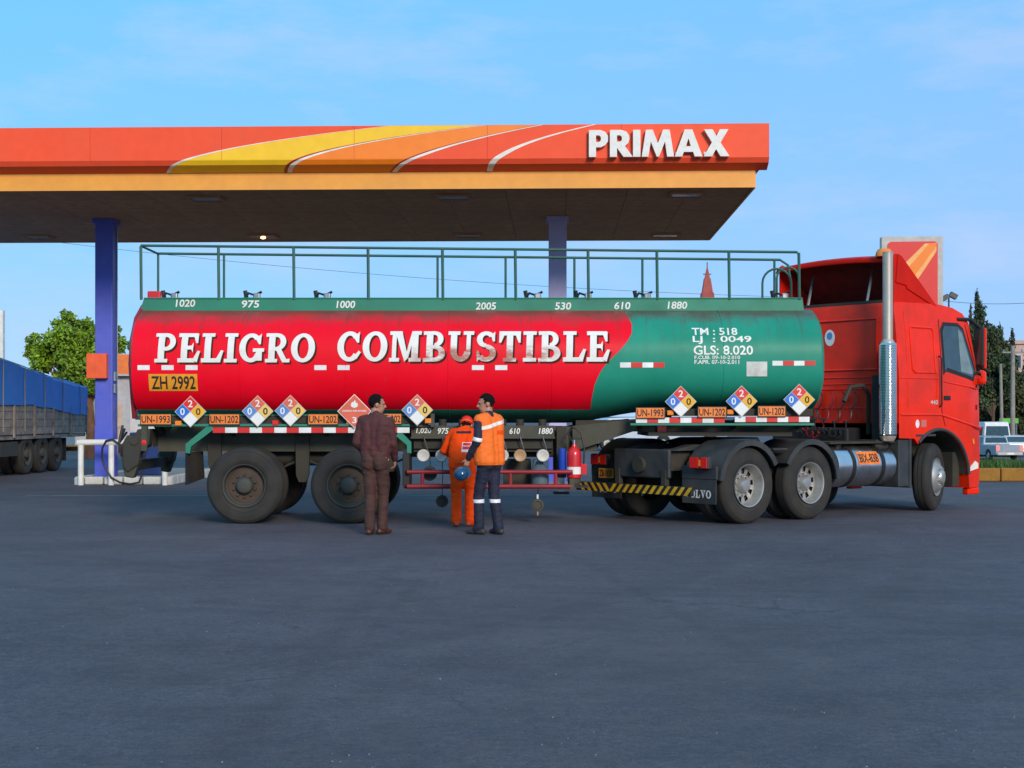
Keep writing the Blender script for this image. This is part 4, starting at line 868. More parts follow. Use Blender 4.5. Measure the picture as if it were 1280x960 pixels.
# hazard lettering, rubbed and smeared across its middle
lw = M('letter_worn', (.80, .79, .74), .55, var=.05, dirt=(.52, .46, .38), damt=.5, dscale=5)
def smear():
    t = lw.node_tree; b = t.nodes['Principled BSDF']; N = t.nodes.new; K = t.links.new; src = b.inputs['Base Color'].links[0].from_socket
    c = N('ShaderNodeTexCoord'); s = N('ShaderNodeSeparateXYZ'); K(c.outputs['Object'], s.inputs[0])
    def mr(i, a, b_, c_, d): r = N('ShaderNodeMapRange'); r.inputs[1].default_value = a; r.inputs[2].default_value = b_; r.inputs[3].default_value = c_; r.inputs[4].default_value = d; K(i, r.inputs[0]); return r.outputs[0]
    def mul(a, b_): m = N('ShaderNodeMath'); m.operation = 'MULTIPLY'; K(a, m.inputs[0]); K(b_, m.inputs[1]); return m.outputs[0]
    n = N('ShaderNodeTexNoise'); n.inputs['Scale'].default_value = 3.2; n.inputs['Detail'].default_value = 8; n.inputs['Roughness'].default_value = .7; mp = N('ShaderNodeMapping'); mp.inputs['Scale'].default_value = (1, 1, 3); K(c.outputs['Object'], mp.inputs[0]); K(mp.outputs[0], n.inputs['Vector'])
    xa, xb_ = tpt(520, 440)[0], tpt(690, 440)[0]; za = tpt(600, 436)[1]
    f = mul(mul(mr(s.outputs[0], xa-.15, xa+.1, 0, 1), mr(s.outputs[0], xb_-.2, xb_+.25, 1, 0)), mul(mr(s.outputs[2], za-.02, za+.06, 1, 0), mr(n.outputs[0], .40, .55, 0, 1)))
    x = N('ShaderNodeMix'); x.data_type = 'RGBA'; x.inputs['B'].default_value = (.40, .18, .13, 1); K(f, x.inputs['Factor']); K(src, x.inputs['A']); K(x.outputs['Result'], b.inputs['Base Color'])
smear()
for word, p0, p1 in (('PELIGRO', (193, 453.), (396, 417)), ('COMBUSTIBLE', (421, 452), (762, 414.5))):
    xa, za = tpt(*p0); xb_, zb_ = tpt(*p1)
    sh = MB(); slab_text(sh, word, xa+.024, xb_+.006, za-.026, zb_-.024, tfn(.0025), shear=.03); sh.build('lettering_shadow', 'letter_shadow', tank, recalc=False)
    wl = MB(); slab_text(wl, word, xa, xb_-.02, za, zb_, tfn(.006), shear=.03); wl.build('lettering', 'letter_worn', tank, recalc=False)
def ttext(s, px0, px1, py0, py1, mat='letter_white', name='lettering'):
    xa, za = tpt(px0, py1); xb_, zb_ = tpt(px1, py0); m = MB(); text(m, s, xa, xb_, za, zb_, tfn(.004), dz=.02); return m.build(name, mat, tank, recalc=False)
[setp(ttext(*a), kind='stuff') for a in (('TM : 518', 865, 921, 410, 419), ('LJ  : 0049', 866, 939, 420, 430), ('GLS: 8.020', 867, 941, 432, 443.5))]; setp(ttext('F.CUB. 09-10-2.010', 868, 925, 444.5, 449), kind='stuff'); setp(ttext('F.APR. 07-10-2.011', 868, 924, 450, 455), kind='stuff')
def patch(name, mat, px0, px1, py0, py1, off=.004, n=6):
    xa, za = tpt(px0, py1); xb_, zb_ = tpt(px1, py0); f = tfn(off); m = MB(); P = []
    for i in range(n+1): z = za+(zb_-za)*i/n; P += [f(xa, z, 0), f(xb_, z, 0)]
    m.add(P, [(2*i, 2*i+1, 2*i+3, 2*i+2) for i in range(n)]); return m.build(name, mat, tank, recalc=False)
for px in (172, 202, 232, 393, 422, 590, 619): patch('reflective_tape', 'tape_white', px, px+15, 456.5, 462.5)
for k, px in enumerate((775, 789, 803, 817)): patch('reflective_tape', 'tape_red' if k % 2 else 'tape_white', px, px+13.6, 453, 459.5)
for k, px in enumerate((965.5, 979, 992.5, 1006)): patch('reflective_tape', 'tape_red' if k % 2 else 'tape_white', px, px+13.1, 451, 457)
M('paper', (.62, .62, .56), .7, dirt=(.35, .34, .3), damt=.7, dscale=9)
patch('paper_notice', 'paper', 933, 959, 452, 470.5)
pl = patch('registration_plate', 'amber_plate', 187, 246.5, 467.5, 488.5, .006)
xa, za = tpt(190, 486.5); xb_, zb_ = tpt(244, 470); m = MB(); text(m, 'ZH 2992', xa, xb_, za, zb_, tfn(.010), dz=.03); m.build('registration_lettering', 'ink', tank, recalc=False)
# coaming (spill box) along the top
CYN = -.55
cm = MB(); zc0, zc1 = 2.86, 3.147
xs0, xs1 = lx(180, CYN), lx(1004, CYN)
cm.add([(xs0-.06, CYN, zc0), (xs1+.03, CYN, zc0), (xs1+.01, CYN, zc0+.12), (xs1-.01, CYN, zc1), (xs0, CYN, zc1), (xs0-.04, CYN, zc0+.16)]+[(xs0-.06, CYN+.02, zc0), (xs1+.03, CYN+.02, zc0), (xs1+.01, CYN+.02, zc0+.12), (xs1-.01, CYN+.02, zc1), (xs0, CYN+.02, zc1), (xs0-.04, CYN+.02, zc0+.16)],
       [(0, 1, 2, 3, 4, 5), (11, 10, 9, 8, 7, 6)]+[(i, i+6, (i+1) % 6+6, (i+1) % 6) for i in range(6)])
cn1 = cm.build('coaming', 'green', trl)
cn2 = MB().box(xs0, xs1, -CYN-.02, -CYN, zc0, zc1).build('coaming', 'green', trl)
for xx in (xs0, xs1-.04): MB().box(xx+.005, xx+.025, CYN+.021, -CYN-.021, zc0+.1, zc1-.005).build('coaming_end', 'green', trl)
MB().box(xs0+.03, xs1-.05, CYN+.021, -CYN-.021, 3.03, 3.05).build('walkway', 'chassis', trl)
MB().cyl((xs0, CYN, zc1), (xs1-.01, CYN, zc1), .012, n=6).build('coaming_lip', 'green', trl)
for s, pa, pb_, yc in (('1020', 220, 244, 379), ('975', 302, 324, 380), ('1000', 421, 444, 380.5), ('2005', 595, 620, 382.5), ('530', 694, 714, 382.5), ('610', 768, 788, 382), ('1880', 835, 859, 381.5)):
    y_ = CYN-.004; m = MB(); text(m, s, lx(pa, y_), lx(pb_, y_), lz(yc+4.6, y_), lz(yc-4.6, y_), lambda x, z, l, y_=y_: (x, y_, z), shear=.12); m.build('compartment_number', 'letter_white', cn1, recalc=False)
# railing
RN, RF = CYN+.01, .46
def rz_(x): return 3.895-.010*(x+5.2)
rl0, rl1 = lx(176, RN), lx(999, RN)
MB().tube([(rl0, RN, rz_(rl0)), (rl1-.03, RN, rz_(rl1)), (rl1, RN+.01, rz_(rl1)-.06)], .019, 8).build('rail', 'rail_green', trl, smooth=True)
MB().tube([(rl0, RF, rz_(rl0)), (lx(975, RF), RF, rz_(rl1)), (lx(985, RF), RF, rz_(rl1)-.08), (lx(988, RF), RF, rz_(rl1)-.3)], .019, 8).build('rail', 'rail_green', trl, smooth=True)
MB().cyl((rl0, RN+.02, rz_(rl0)-.004), (rl0, RF-.02, rz_(rl0)-.004), .017, n=8).build('rail', 'rail_green', trl)
for px in (176, 273, 367, 460, 553, 644, 735, 821, 911, 998.5): x_ = lx(px, RN); MB().cyl((x_+.008, RN-.005, zc1-.02), (x_, RN, rz_(x_)-.01), .021, n=8).build('rail_post', 'rail_green', trl, smooth=True)
for px in (280, 460, 547, 632, 718, 803, 968): x_ = lx(px, RF); MB().cyl((x_, RF, zc1-.08), (x_, RF, rz_(x_)-.01), .018, n=8).build('rail_post', 'rail_green', trl, smooth=True)
MB().cyl((rl0, RF, zc1-.1), (rl0, RF, rz_(rl0)-.01), .018, n=8).build('rail_post', 'rail_green', trl, smooth=True)
def hoop(px0, px1, pyt, y_, r=.016):
    x0_, x1_ = lx(px0, y_), lx(px1, y_); zt = lz(pyt, y_); w_ = (x1_-x0_)/2; zc = zt-w_
    P = [(x0_, y_, 3.08)]+[(x0_+w_-w_*math.cos(math.pi*i/10), y_, zc+w_*math.sin(math.pi*i/10)) for i in range(11)]+[(x1_, y_, 3.08)]
    MB().tube(P, r, 8).build('ladder_hoop', 'rail_green', trl, smooth=True)
hoop(953, 989, 336, -.3); hoop(971, 999, 334, .2)
# hatches and vents on top
def hatch(px, y_, kind):
    x_ = lx(px, y_); h = MB().lathe([(0, 0), (.16, 0), (.16, .07), (.12, .10), (.10, .13), (0, .14)], axis='z', n=18).build('hatch', 'steel' if kind else 'chassis', trl, smooth=True, loc=(x_, y_, 3.05))
    MB().tube([(-.13, 0, .10), (-.05, 0, .20), (.04, 0, .17), (.14, 0, .22)], .02, 6).build('latch', 'black', h); MB().box(.02, .12, -.04, .04, .1, .2).build('vent', 'steel', h, bevel=.02); MB().cyl((-.08, .05, .1), (-.11, .05, .24), .03, n=8).build('vent_pipe', 'black', h)
for px, k in ((212, 1), (315, 1), (403, 0), (666, 0), (729, 0), (803, 0), (975, 0)): hatch(px, -.2, k)
MB().box(-.09, .10, -.06, .06, 0, .16).build('red_box', 'ext_red', trl, bevel=.02, loc=(lx(193, -.4), -.4, 3.10))
MB().tube([(TX0+.05, -.35, 3.08), (TX0-.03, -.45, 3.04), (TX0-.06, -.7, 2.85), (TX0-.06, -.92, 2.55), (TX0-.06, -1.0, 2.2), (TX0-.06, -.9, 1.75), (TX0-.06, -.8, 1.45)], .035, 8).build('drain_pipe', 'red_pipe', trl, smooth=True)
# ---- frame
PYL = -1.13     # plane of the plate row
def bx(name, mat, px0, px1, py0, py1, y0, y1, bevel=.006, parent=None):
    xa, xb_ = lx(px0, y0), lx(px1, y0); return MB().box(xa, xb_, y0, y1, lz(py1, y0), lz(py0, y0)).build(name, mat, parent or trl, bevel=bevel)
for y_ in (-.62, .50): MB().box(-5.0, 1.2, y_, y_+.12, .98, 1.33).build('main_beam', 'olive', trl)
for xx in (-4.7, -3.6, -2.4, -1.3, -.2, .9): MB().box(xx, xx+.1, -.499, .499, 1.05, 1.25).build('cross_member', 'chassis', trl)
MB().box(.9, 4.05, -.62, -.5, 1.26, 1.42).build('neck_beam', 'chassis', trl); MB().box(.9, 4.05, .5, .62, 1.26, 1.42).build('neck_beam', 'chassis', trl)
MB().prism([(.85, .98), (.85, 1.34), (1.75, 1.44), (1.75, 1.28)], -.75, -.622).build('neck_plate', 'olive', trl); MB().prism([(.85, .98), (.85, 1.34), (1.75, 1.44), (1.75, 1.28)], .622, .75).build('neck_plate', 'olive', trl)
MB().box(1.9, 3.9, -.9, .9, 1.20, 1.258).build('kingpin_plate', 'chassis', trl)
for xx in (-4.9, -3.2, -1.5): MB().prism([(-.95, 1.34), (-.5, 1.34), (-.5, 1.42), (-.85, 1.50)], xx, xx+.12, 'yz').build('saddle', 'chassis', trl); MB().prism([(.95, 1.34), (.5, 1.34), (.5, 1.42), (.95, 1.72)], xx, xx+.12, 'yz').build('saddle', 'chassis', trl)
for xx in (2.1, 3.6): MB().prism([(-.95, 1.43), (-.5, 1.43), (-.5, 1.55), (-.85, 1.60)], xx, xx+.12, 'yz').build('saddle', 'chassis', trl)
bx('side_rail', 'green', 172, 512, 530, 533.2, PYL, PYL+.09); bx('side_rail', 'green', 172, 512, 518, 520, PYL+.05, PYL+.08)
bx('side_rail', 'chassis', 180, 512, 520.4, 529.5, PYL+.06, PYL+.08)
bx('side_rail', 'green', 788, 1018, 529, 532, PYL, PYL+.09); bx('side_rail', 'chassis', 795, 1016, 511, 520, PYL+.06, PYL+.08)
bx('rail_bracket', 'olive', 538, 543, 517, 534, PYL-.002, PYL+.09); bx('side_rail', 'olive', 505, 543, 531, 534, PYL+.092, PYL+.12)
for px in (190, 280, 400, 500): xx = lx(px, PYL); MB().prism([(PYL+.09, 1.37), (-.63, 1.30), (-.63, 1.2), (PYL+.09, 1.33)], xx, xx+.06, 'yz').build('outrigger', 'chassis', trl)
for px in (800, 920, 1005): xx = lx(px, PYL); MB().prism([(PYL+.09, 1.45), (-.63, 1.40), (-.63, 1.3), (PYL+.09, 1.39)], xx, xx+.06, 'yz').build('outrigger', 'chassis', trl)
y_ = PYL-.004
for a, b_, t0, t1, n, first in ((266, 512, 534.3, 541, 16, 0), (795, 906, 522, 528.6, 8, 1), (918.5, 1012, 521, 527.6, 7, 1)):
    backing = MB().box(lx(a, PYL), lx(b_, PYL), PYL, PYL+.02, lz(t1+.3, PYL), lz(t0-.3, PYL)).build('tape_bar', 'chassis', trl)
    for i in range(n):
        xa, xb_ = lx(a+(b_-a)*i/n, y_), lx(a+(b_-a)*(i+1)/n, y_)
        MB().box(xa, xb_-.001, y_, y_+.003, lz(t1, y_), lz(t0, y_)).build('reflective_tape', 'tape_red' if (i+first) % 2 == 0 else 'tape_white', backing)
# orange number plates
def un_plate(s, px0, px1, py0, py1):
    y_ = PYL-.03; xa, xb_, za, zb_ = lx(px0, y_), lx(px1, y_), lz(py1, y_), lz(py0, y_)
    m = MB().use('black').box(xa, xb_, y_, y_+.012, za, zb_); m.use('orange_plate').box(xa+.012, xb_-.012, y_-.003, y_-.0005, za+.012, zb_-.012)
    p_ = m.build('number_plate', None, trl); h = zb_-za
    m = MB(); text(m, s, xa+.022, xb_-.022, za+h*.18, zb_-h*.18, lambda x, z, l: (x, y_-.0055, z)); m.build('plate_lettering', 'ink', p_, recalc=False)
    MB().box(xa+.1, xb_-.1, y_+.0125, PYL+.058, za+.02, za+.06).build('plate_bracket', 'chassis', p_)
for s, a, b_, t in (('UN-1993', 175, 214.5, 517), ('UN-1202', 261, 300, 517), ('UN-1202', 384.5, 423, 517), ('UN-1202', 468, 502.5, 516.5), ('UN-1993', 794.5, 831.5, 509), ('UN-1202', 872, 908.5, 508), ('UN-1202', 947, 982.5, 507)): un_plate(s, a, b_, t, t+14.3)
# hazard diamonds
def diamond(px, py, faded=False):
    y_ = PYL-.055; c = (lx(px, y_), y_, lz(py, y_)); r = .218; m = MB()
    def dq(mt, cx, cz, rr, y0, y1):
        m.use(mt); m.prism([(cx-rr, cz), (cx, cz-rr), (cx+rr, cz), (cx, cz+rr)], y0, y1)
    dq('frame_grey', 0, 0, r, 0, .012); h = r/2-.007
    cs = ('blue_fade', 'red_fade', 'yel_fade') if faded else ('blue_sq', 'red_sq', 'yel_sq')
    for mt, cx, cz in ((cs[0], -h-.004, 0), (cs[1], 0, h+.004), (cs[2], h+.004, 0), ('wht_sq', 0, -h-.004)): dq(mt, cx, cz, h-.002, -.003, -.0005)
    p_ = m.build('hazard_placard', None, trl, loc=c)
    for s, cx, cz, mt in (('2', 0, .108, 'wht_sq'), ('0', -.108, 0, 'wht_sq'), ('0', .108, 0, 'ink')):
        t_ = MB(); text(t_, s, cx-.032, cx+.032, cz-.048, cz+.048, lambda x, z, l: (x, -.006, z)); t_.build('digit', mt, p_, recalc=False)
    MB().box(-.05, .05, .013, .11, -.12, .0).build('placard_bracket', 'chassis', p_)
for px, py, fd in ((238, 514.5, 0), (322, 514, 1), (363, 513.5, 1), (521.5, 512.5, 1), (851, 502, 0), (927, 501.5, 0), (999, 499.5, 0)): diamond(px, py, fd)
y_ = PYL-.055; c = (lx(443, y_), y_, lz(514, y_)); r = .235; m = MB()
for mt, rr, y0, y1 in (('wht_sq', r, 0, .012), ('red_fade', r-.012, -.003, -.0005)): m.use(mt); m.prism([(-rr, 0), (0, -rr), (rr, 0), (0, rr)], y0, y1)
fp = m.build('flammable_placard', None, trl, loc=c)
m = MB(); m.add([(x, -.006, z) for x, z in ((-.04, .06), (.0, .045), (.04, .06), (.05, .09), (.035, .12), (.025, .105), (.01, .16), (-.015, .12), (-.03, .13), (-.05, .09))], [tuple(range(10))]); m.build('flame_symbol', 'wht_sq', fp, recalc=False)
m = MB(); text(m, 'LIQUIDO INFLAMABLE', -.165, .165, -.012, .018, lambda x, z, l: (x, -.006, z)); m.build('placard_lettering', 'wht_sq', fp, recalc=False)
m = MB(); text(m, '3', -.03, .03, -.165, -.08, lambda x, z, l: (x, -.006, z)); m.build('digit', 'wht_sq', fp, recalc=False)
MB().box(-.05, .05, .013, .11, -.12, .0).build('placard_bracket', 'chassis', fp)
for px, py in ((222.5, 529), (437, 528), (535, 526), (344, 528.5), (838, 516), (913, 515)): y_ = PYL-.02; MB().box(lx(px-4, y_), lx(px+4, y_), y_, PYL+.058, lz(py+3, y_), lz(py-3, y_)).build('marker_lamp', 'lamp_amber' if px not in (344,) else 'lamp_red', trl, bevel=.008)
# running gear
WX = (lx(305, -1.25), lx(435.5, -1.25))
for x_ in WX:
    heavy_wheel('trailer', trl, (x_, -1.25, .526)); heavy_wheel('trailer', trl, (x_, 1.25, .526), math.pi)
    MB().cyl((x_, -1.0, .526), (x_, 1.0, .526), .075, n=12).build('axle', 'chassis', trl)
    for y_ in (-.56, .50):
        for k in range(4): MB().tube([(x_-.62+.1*k, y_, .84-.035*k), (x_-.3, y_, .70-.03*k+.012*k), (x_, y_, .66-.028*k), (x_+.3, y_, .70-.03*k+.012*k), (x_+.62-.1*k, y_, .84-.035*k)], .016, 6).build('leaf_spring', 'chassis', trl)
for px, zb in ((268, .70), (378, .55), (488, .7)):
    for y_ in (-.68, .60): xx = lx(px, y_); MB().prism([(xx-.10, 1.33), (xx+.10, 1.33), (xx+.09, zb+.1), (xx+.05, zb), (xx-.05, zb), (xx-.09, zb+.1)], y_, y_+.08).build('spring_hanger', 'chassis', trl)
MB().cyl((lx(310, -.4), -.3, .9), (lx(420, -.4), -.3, .9), .13, n=16).build('air_reservoir', 'chassis', trl, smooth=True)
# mud guards: green stays with rubber flaps
def stay(pts, name='flap_stay'):
    P = [(lx(px, PYL), lz(py, PYL)) for px, py in pts]
    MB().prism(P, PYL-.002, PYL+.10).build(name, 'green', trl)
stay([(266, 533.5), (258, 533.5), (232, 555), (232, 566), (237, 567), (239, 558), (266, 537.5)]); stay([(497, 541.5), (503, 541.5), (514, 553), (514, 566), (509, 566), (508.5, 556), (495, 545)])
m = MB(); a0, a1 = lx(233, PYL), lx(239, PYL); m.add([(a0, PYL, .98), (a1, PYL, .98), (lx(254, -.5), -.5, .98), (lx(233, PYL), PYL, .53), (lx(256, -.5), -.5, .60), (a0-.02, PYL+.02, .98), (lx(251, -.5), -.48, .98), (lx(231, PYL), PYL+.02, .53), (lx(253, -.5), -.48, .60)], [(0, 2, 4, 3), (5, 7, 8, 6), (0, 3, 7, 5), (2, 6, 8, 4), (3, 4, 8, 7), (0, 5, 6, 2)])
m.build('mudflap', 'rubber', trl)
MB().box(lx(503, PYL), lx(511, PYL), PYL+.02, -.5, .52, .95).build('mudflap', 'rubber', trl)
# rear bumper and lamps
for y0, y1 in ((PYL, PYL+.22), (-PYL-.22, -PYL)):
    br = MB().prism([(-5.37, 1.10), (-5.30, 1.22), (-5.20, 1.20), (-5.16, 1.30), (-4.98, 1.30), (-5.0, 1.08), (-5.12, .98), (-5.15, .80), (-5.30, .70), (-5.36, .78)], y0, y1).build('bumper_bracket', 'chassis', trl, bevel=.02)
    MB().prism([(-5.34, .64), (-5.40, .92), (-5.12, .90), (-5.22, .62)], y0+.03, y1-.03).build('bumper_end', 'olive', br, bevel=.02); MB().cyl((-5.2, y0-.02, 1.14), (-5.2, y1, 1.14), .06, n=12).build('bracket_pivot', 'chassis', br); MB().box(-5.1, -5.02, y0-.015, y0+.05, 1.0, 1.34).build('bracket_rib', 'olive', br)
MB().box(-5.34, -5.24, PYL+.26, -PYL-.26, .72, .86).build('rear_bumper', 'chassis', trl); MB().box(-5.1, -5.0, -.9, .9, 1.05, 1.3).build('rear_cross_member', 'olive', trl)
MB().lathe([(0, -.01), (.035, -.005), (.04, .02)], n=14).build('marker_lamp', 'lamp_red', trl, loc=(lx(180, PYL-.012), PYL-.012, lz(553, PYL)))
for k in range(3): MB().tube([(-5.42, -.9+.1*k, 1.35-.05*k), (-5.46, -.95, 1.1), (-5.40, -1.0, .9), (-5.36, -.8, .75+.05*k)], .018, 6).build('cable', 'hose', trl, smooth=True)
for k in range(2): MB().box(-5.50, -5.46, -.85+.16*k, -.73+.16*k, .96, 1.06).build('tail_light', 'lamp_red', trl, bevel=.01)
MB().box(-5.459, -5.40, -.9, -.4, .93, 1.09).build('lamp_bracket', 'chassis', trl)
# ---- discharge manifold
VY = -1.0
cab_ = bx('valve_panel', 'olive', 514, 693, 532, 547, VY, VY+.05); bx('valve_panel', 'chassis', 517, 691, 547.5, 561, VY+.08, VY+.12); bx('valve_cabinet', 'chassis', 517, 691, 534, 565, VY+.13, -.7)
bx('panel_lip', 'olive', 513, 694, 546, 548.5, VY-.02, VY+.02)
for s, a, b_ in (('1,020', 520.5, 539), ('975', 547, 560.5), ('1000', 568, 585), ('2005', 592, 609), ('530', 612.5, 628), ('610', 637, 650), ('1880', 674, 691)):
    y_ = VY-.004; m = MB(); text(m, s, lx(a, y_), lx(b_, y_), lz(542.5, y_), lz(535, y_), lambda x, z, l: (x, y_, z), shear=.15); m.build('valve_number', 'letter_white', cab_, recalc=False)
M('cap_white', (.62, .60, .54), .45, dirt=(.3, .27, .2), damt=.6, dscale=14); M('cap_tan', (.42, .25, .13), .5)
for k, px in enumerate((529, 552, 577, 603, 628, 650, 678.5)):
    vy = VY-.12; vx, vz = lx(px, vy), lz(569.5, vy)
    v = MB().lathe([(.085, 0), (.085, .1), (.06, .12), (.06, .42)], n=18).build('outlet_valve', 'chassis', trl, smooth=True, loc=(vx, vy, vz))
    MB().lathe([(0, -.012), (.05, -.012), (.062, -.018), (.078, -.018), (.088, -.004), (.088, .03)], n=22).build('outlet_cap', 'cap_tan' if px == 650 else 'cap_white', v, smooth=True)
    MB().tube([(.06, .12, .05), (.03, .1, .16), (.0, .09, .26)], .009, 6).build('lever', 'steel', v); MB().cyl((0, .3, 0), (0, .3, .5), .055, n=12).build('riser_pipe', 'chassis', v)
MB().cyl((lx(515, -.62), -.66, .95), (lx(700, -.62), -.66, .95), .05, n=10).build('manifold_pipe', 'chassis', trl)
bx('pump_box', 'chassis', 629, 664, 575, 606, -.75, -.2); bx('pump_box', 'black', 563, 580, 576, 602, -.75, -.3)
# red pipe guard below the valves
GY = -1.19
for py in (590, 608): MB().tube([(lx(506, GY), GY+.12, lz(py, GY)), (lx(509, GY), GY, lz(py, GY)), (lx(716, GY), GY, lz(py, GY))], .034 if py == 608 else .03, 10).build('guard_pipe', 'red_pipe', trl, smooth=True)
for px in (528, 584, 638, 694.5): MB().cyl((lx(px, GY), GY, lz(607, GY)), (lx(px, GY), GY, lz(591, GY)), .026, n=10).build('guard_post', 'red_pipe', trl)
MB().box(lx(503.5, GY), lx(511, GY), GY+.06, GY+.12, .5, 1.02).build('guard_bracket', 'black', trl); MB().box(lx(712, GY), lx(718, GY), GY-.03, GY+.12, .46, .62).build('guard_bracket', 'olive', trl)
MB().box(lx(655, GY), lx(736, GY), GY+.04, GY+.45, .495, .512).build('step_plate', 'chassis', trl)
for y_ in (-.85, .75):
    MB().box(.62, .76, y_, y_+.13, .62, 1.33).build('landing_leg', 'chassis', trl, bevel=.01); MB().box(.645, .735, y_+.02, y_+.11, .42, .618).build('landing_leg', 'steel', trl); MB().box(.58, .80, y_-.04, y_+.17, .39, .418).build('landing_foot', 'chassis', trl)
# dust caps hanging on straps
def hang(px, py, r, zt, mat, y_=-1.05):
    vx, vz = lx(px, y_), lz(py, y_); h = MB().lathe([(0, -.012), (r*.62, -.012), (r*.70, -.03), (r, -.025), (r*1.02, .03), (0, .03)], n=20).build('dust_cap', mat, trl, smooth=True, loc=(vx, y_, vz))
    MB().tube([(0, 0, r*.9), (.01, 0, (zt-vz)*.5), (0, .05, zt-vz)], .006, 6).build('strap', 'hose', h); return h
hang(552.5, 626.5, .085, .92, 'chassis'); hang(537, 592, .10, .92, 'black'); h = hang(672, 631.5, .085, .92, 'olive')
MB().box(-.012, .012, -.03, .0, .09, .15).build('strap_tag', 'wht_sq', h); MB().cyl((0, -.01, -.14), (0, -.01, -.085), .012, n=8).build('pull_ring', 'cap_tan', h)
MB().box(lx(822, -.7), lx(833, -.7), -.7, -.6, lz(543, -.7), lz(531, -.7)).build('red_stop', 'ext_red', trl)
# extinguisher, blue bottle and container carried at the side (things of their own)
ex = empty('fire_extinguisher', (lx(718, GY), TY0+GY+.1, .62)); setp(ex, 'red fire extinguisher with black hose at the front end of the pipe guard', 'fire extinguisher')
MB().lathe([(0, 0), (.085, 0), (.10, .015), (.10, .32), (.095, .36), (.07, .41), (.035, .44), (.03, .47)], axis='z', n=24).build('cylinder', 'ext_red', ex, smooth=True)
MB().lathe([(.1035, .06), (.1035, .16)], axis='z', n=24).build('sticker', 'wht_sq', ex); MB().cyl((0, 0, .47), (0, 0, .53), .025, n=12).build('valve', 'steel', ex); MB().box(-.02, .10, -.015, .015, .53, .56).build('handle', 'black', ex)
MB().tube([(-.02, 0, .5), (-.09, 0, .62), (0, 0, .70), (.10, -.02, .62), (.14, -.03, .40), (.13, -.03, .15)], .012, 8).build('hose', 'hose', ex, smooth=True); MB().box(.09, .17, -.06, .06, .06, .2).build('bracket', 'ext_red', ex); MB().lathe([(0, -.105), (.07, -.105), (.09, -.06), (.09, -.004), (0, -.004)], axis='z', n=16).build('stand', 'olive', ex)
bb = MB().lathe([(0, 0), (.045, 0), (.05, .01), (.05, .30), (.04, .31), (0, .31)], axis='z', n=18).build('blue_tube', 'blue_drum', None, smooth=True, loc=(lx(703, GY), TY0+GY+.11, .725)); setp(bb, 'short upright blue cylinder left of the red fire extinguisher', 'cylinder')
bu = empty('grey_canister', (lx(675, GY), TY0+GY+.22, .512)); setp(bu, 'bluish grey plastic canister on the step behind the red pipe guard', 'canister')
M('canister', (.10, .15, .18), .4, var=.25); MB().lathe([(0, 0), (.11, 0), (.125, .03), (.125, .22), (.06, .30), (.05, .33), (0, .33)], axis='z', n=16).build('body', 'canister', bu, smooth=True)
MB().tube([(-.10, 0, .2), (-.09, -.02, .36), (.02, -.02, .42), (.10, 0, .34)], .014, 6).build('handle', 'steel', bu, smooth=True); MB().box(-.02, .07, -.03, .03, .331, .40).build('cap', 'ext_red', bu, bevel=.01)

# ------------------------------------------------------------------ tractor unit (local frame: x forward, y to its left, near side y = -1.25; x = 0 at the rearmost axle)
PH = R(39.)
tra = empty('truck_tractor', (3.255-1.25*math.sin(PH), 19.73+1.25*math.cos(PH), 0), PH); setp(tra, 'red sleeper cab tractor unit turned away, coupled under the tanker front', 'truck')
# wheels
for x_ in (0., 1.30):
    heavy_wheel('drive', tra, (x_, -1.25, .526)); heavy_wheel('drive', tra, (x_, 1.25, .526), math.pi)
    MB().cyl((x_, -.9, .526), (x_, .9, .526), .09, n=12).build('axle', 'chassis', tra); MB().sphere((x_, 0, .526), (.24, .2, .24)).build('differential', 'chassis', tra, smooth=True)
heavy_wheel('front', tra, (4.42, -1.20, .526), R(20)); heavy_wheel('front', tra, (4.42, 1.20, .526), math.pi+R(20)); MB().cyl((4.42, -1., .46), (4.42, 1., .46), .06, n=10).build('axle', 'chassis', tra)
# chassis
for y_ in (-.42, .34): MB().box(-.85, 5.2, y_, y_+.08, .72, 1.0).build('frame_rail', 'chassis', tra)
for x_ in (-.8, .62, 1.9, 3.0): MB().box(x_, x_+.1, -.339, .339, .76, .96).build('cross_member', 'chassis', tra)
MB().box(-.86, -.80, -.55, .55, .62, 1.02).build('rear_cross_member', 'plastic', tra, bevel=.02)
MB().cyl((-.92, 0, .80), (-.86, 0, .80), .11, n=16).build('tow_coupling', 'chassis', tra)
for y_ in (-.52, .36): MB().prism([(-.75, 1.0), (-.35, 1.08), (.2, 1.08), (.2, 1.0)], y_, y_+.16).build('guide_ramp', 'plastic', tra)
MB().prism([(-.05, 1.10), (.35, 1.17), (1.1, 1.17), (1.15, 1.10)], -.45, .45).build('fifth_wheel', 'steel', tra, bevel=.02); MB().box(.2, .9, -.5, .5, 1.004, 1.098).build('fifth_wheel_mount', 'chassis', tra)
MB().cyl((-.3, -.2, .72), (-.3, .3, .72), .12, n=14).build('air_reservoir', 'chassis', tra, smooth=True)
for k in range(3): MB().tube([(-.7, -.3+.25*k, .98), (-.2, -.25+.2*k, 1.02), (.1, -.3+.25*k, .9)], .018, 6).build('cable', 'hose', tra)
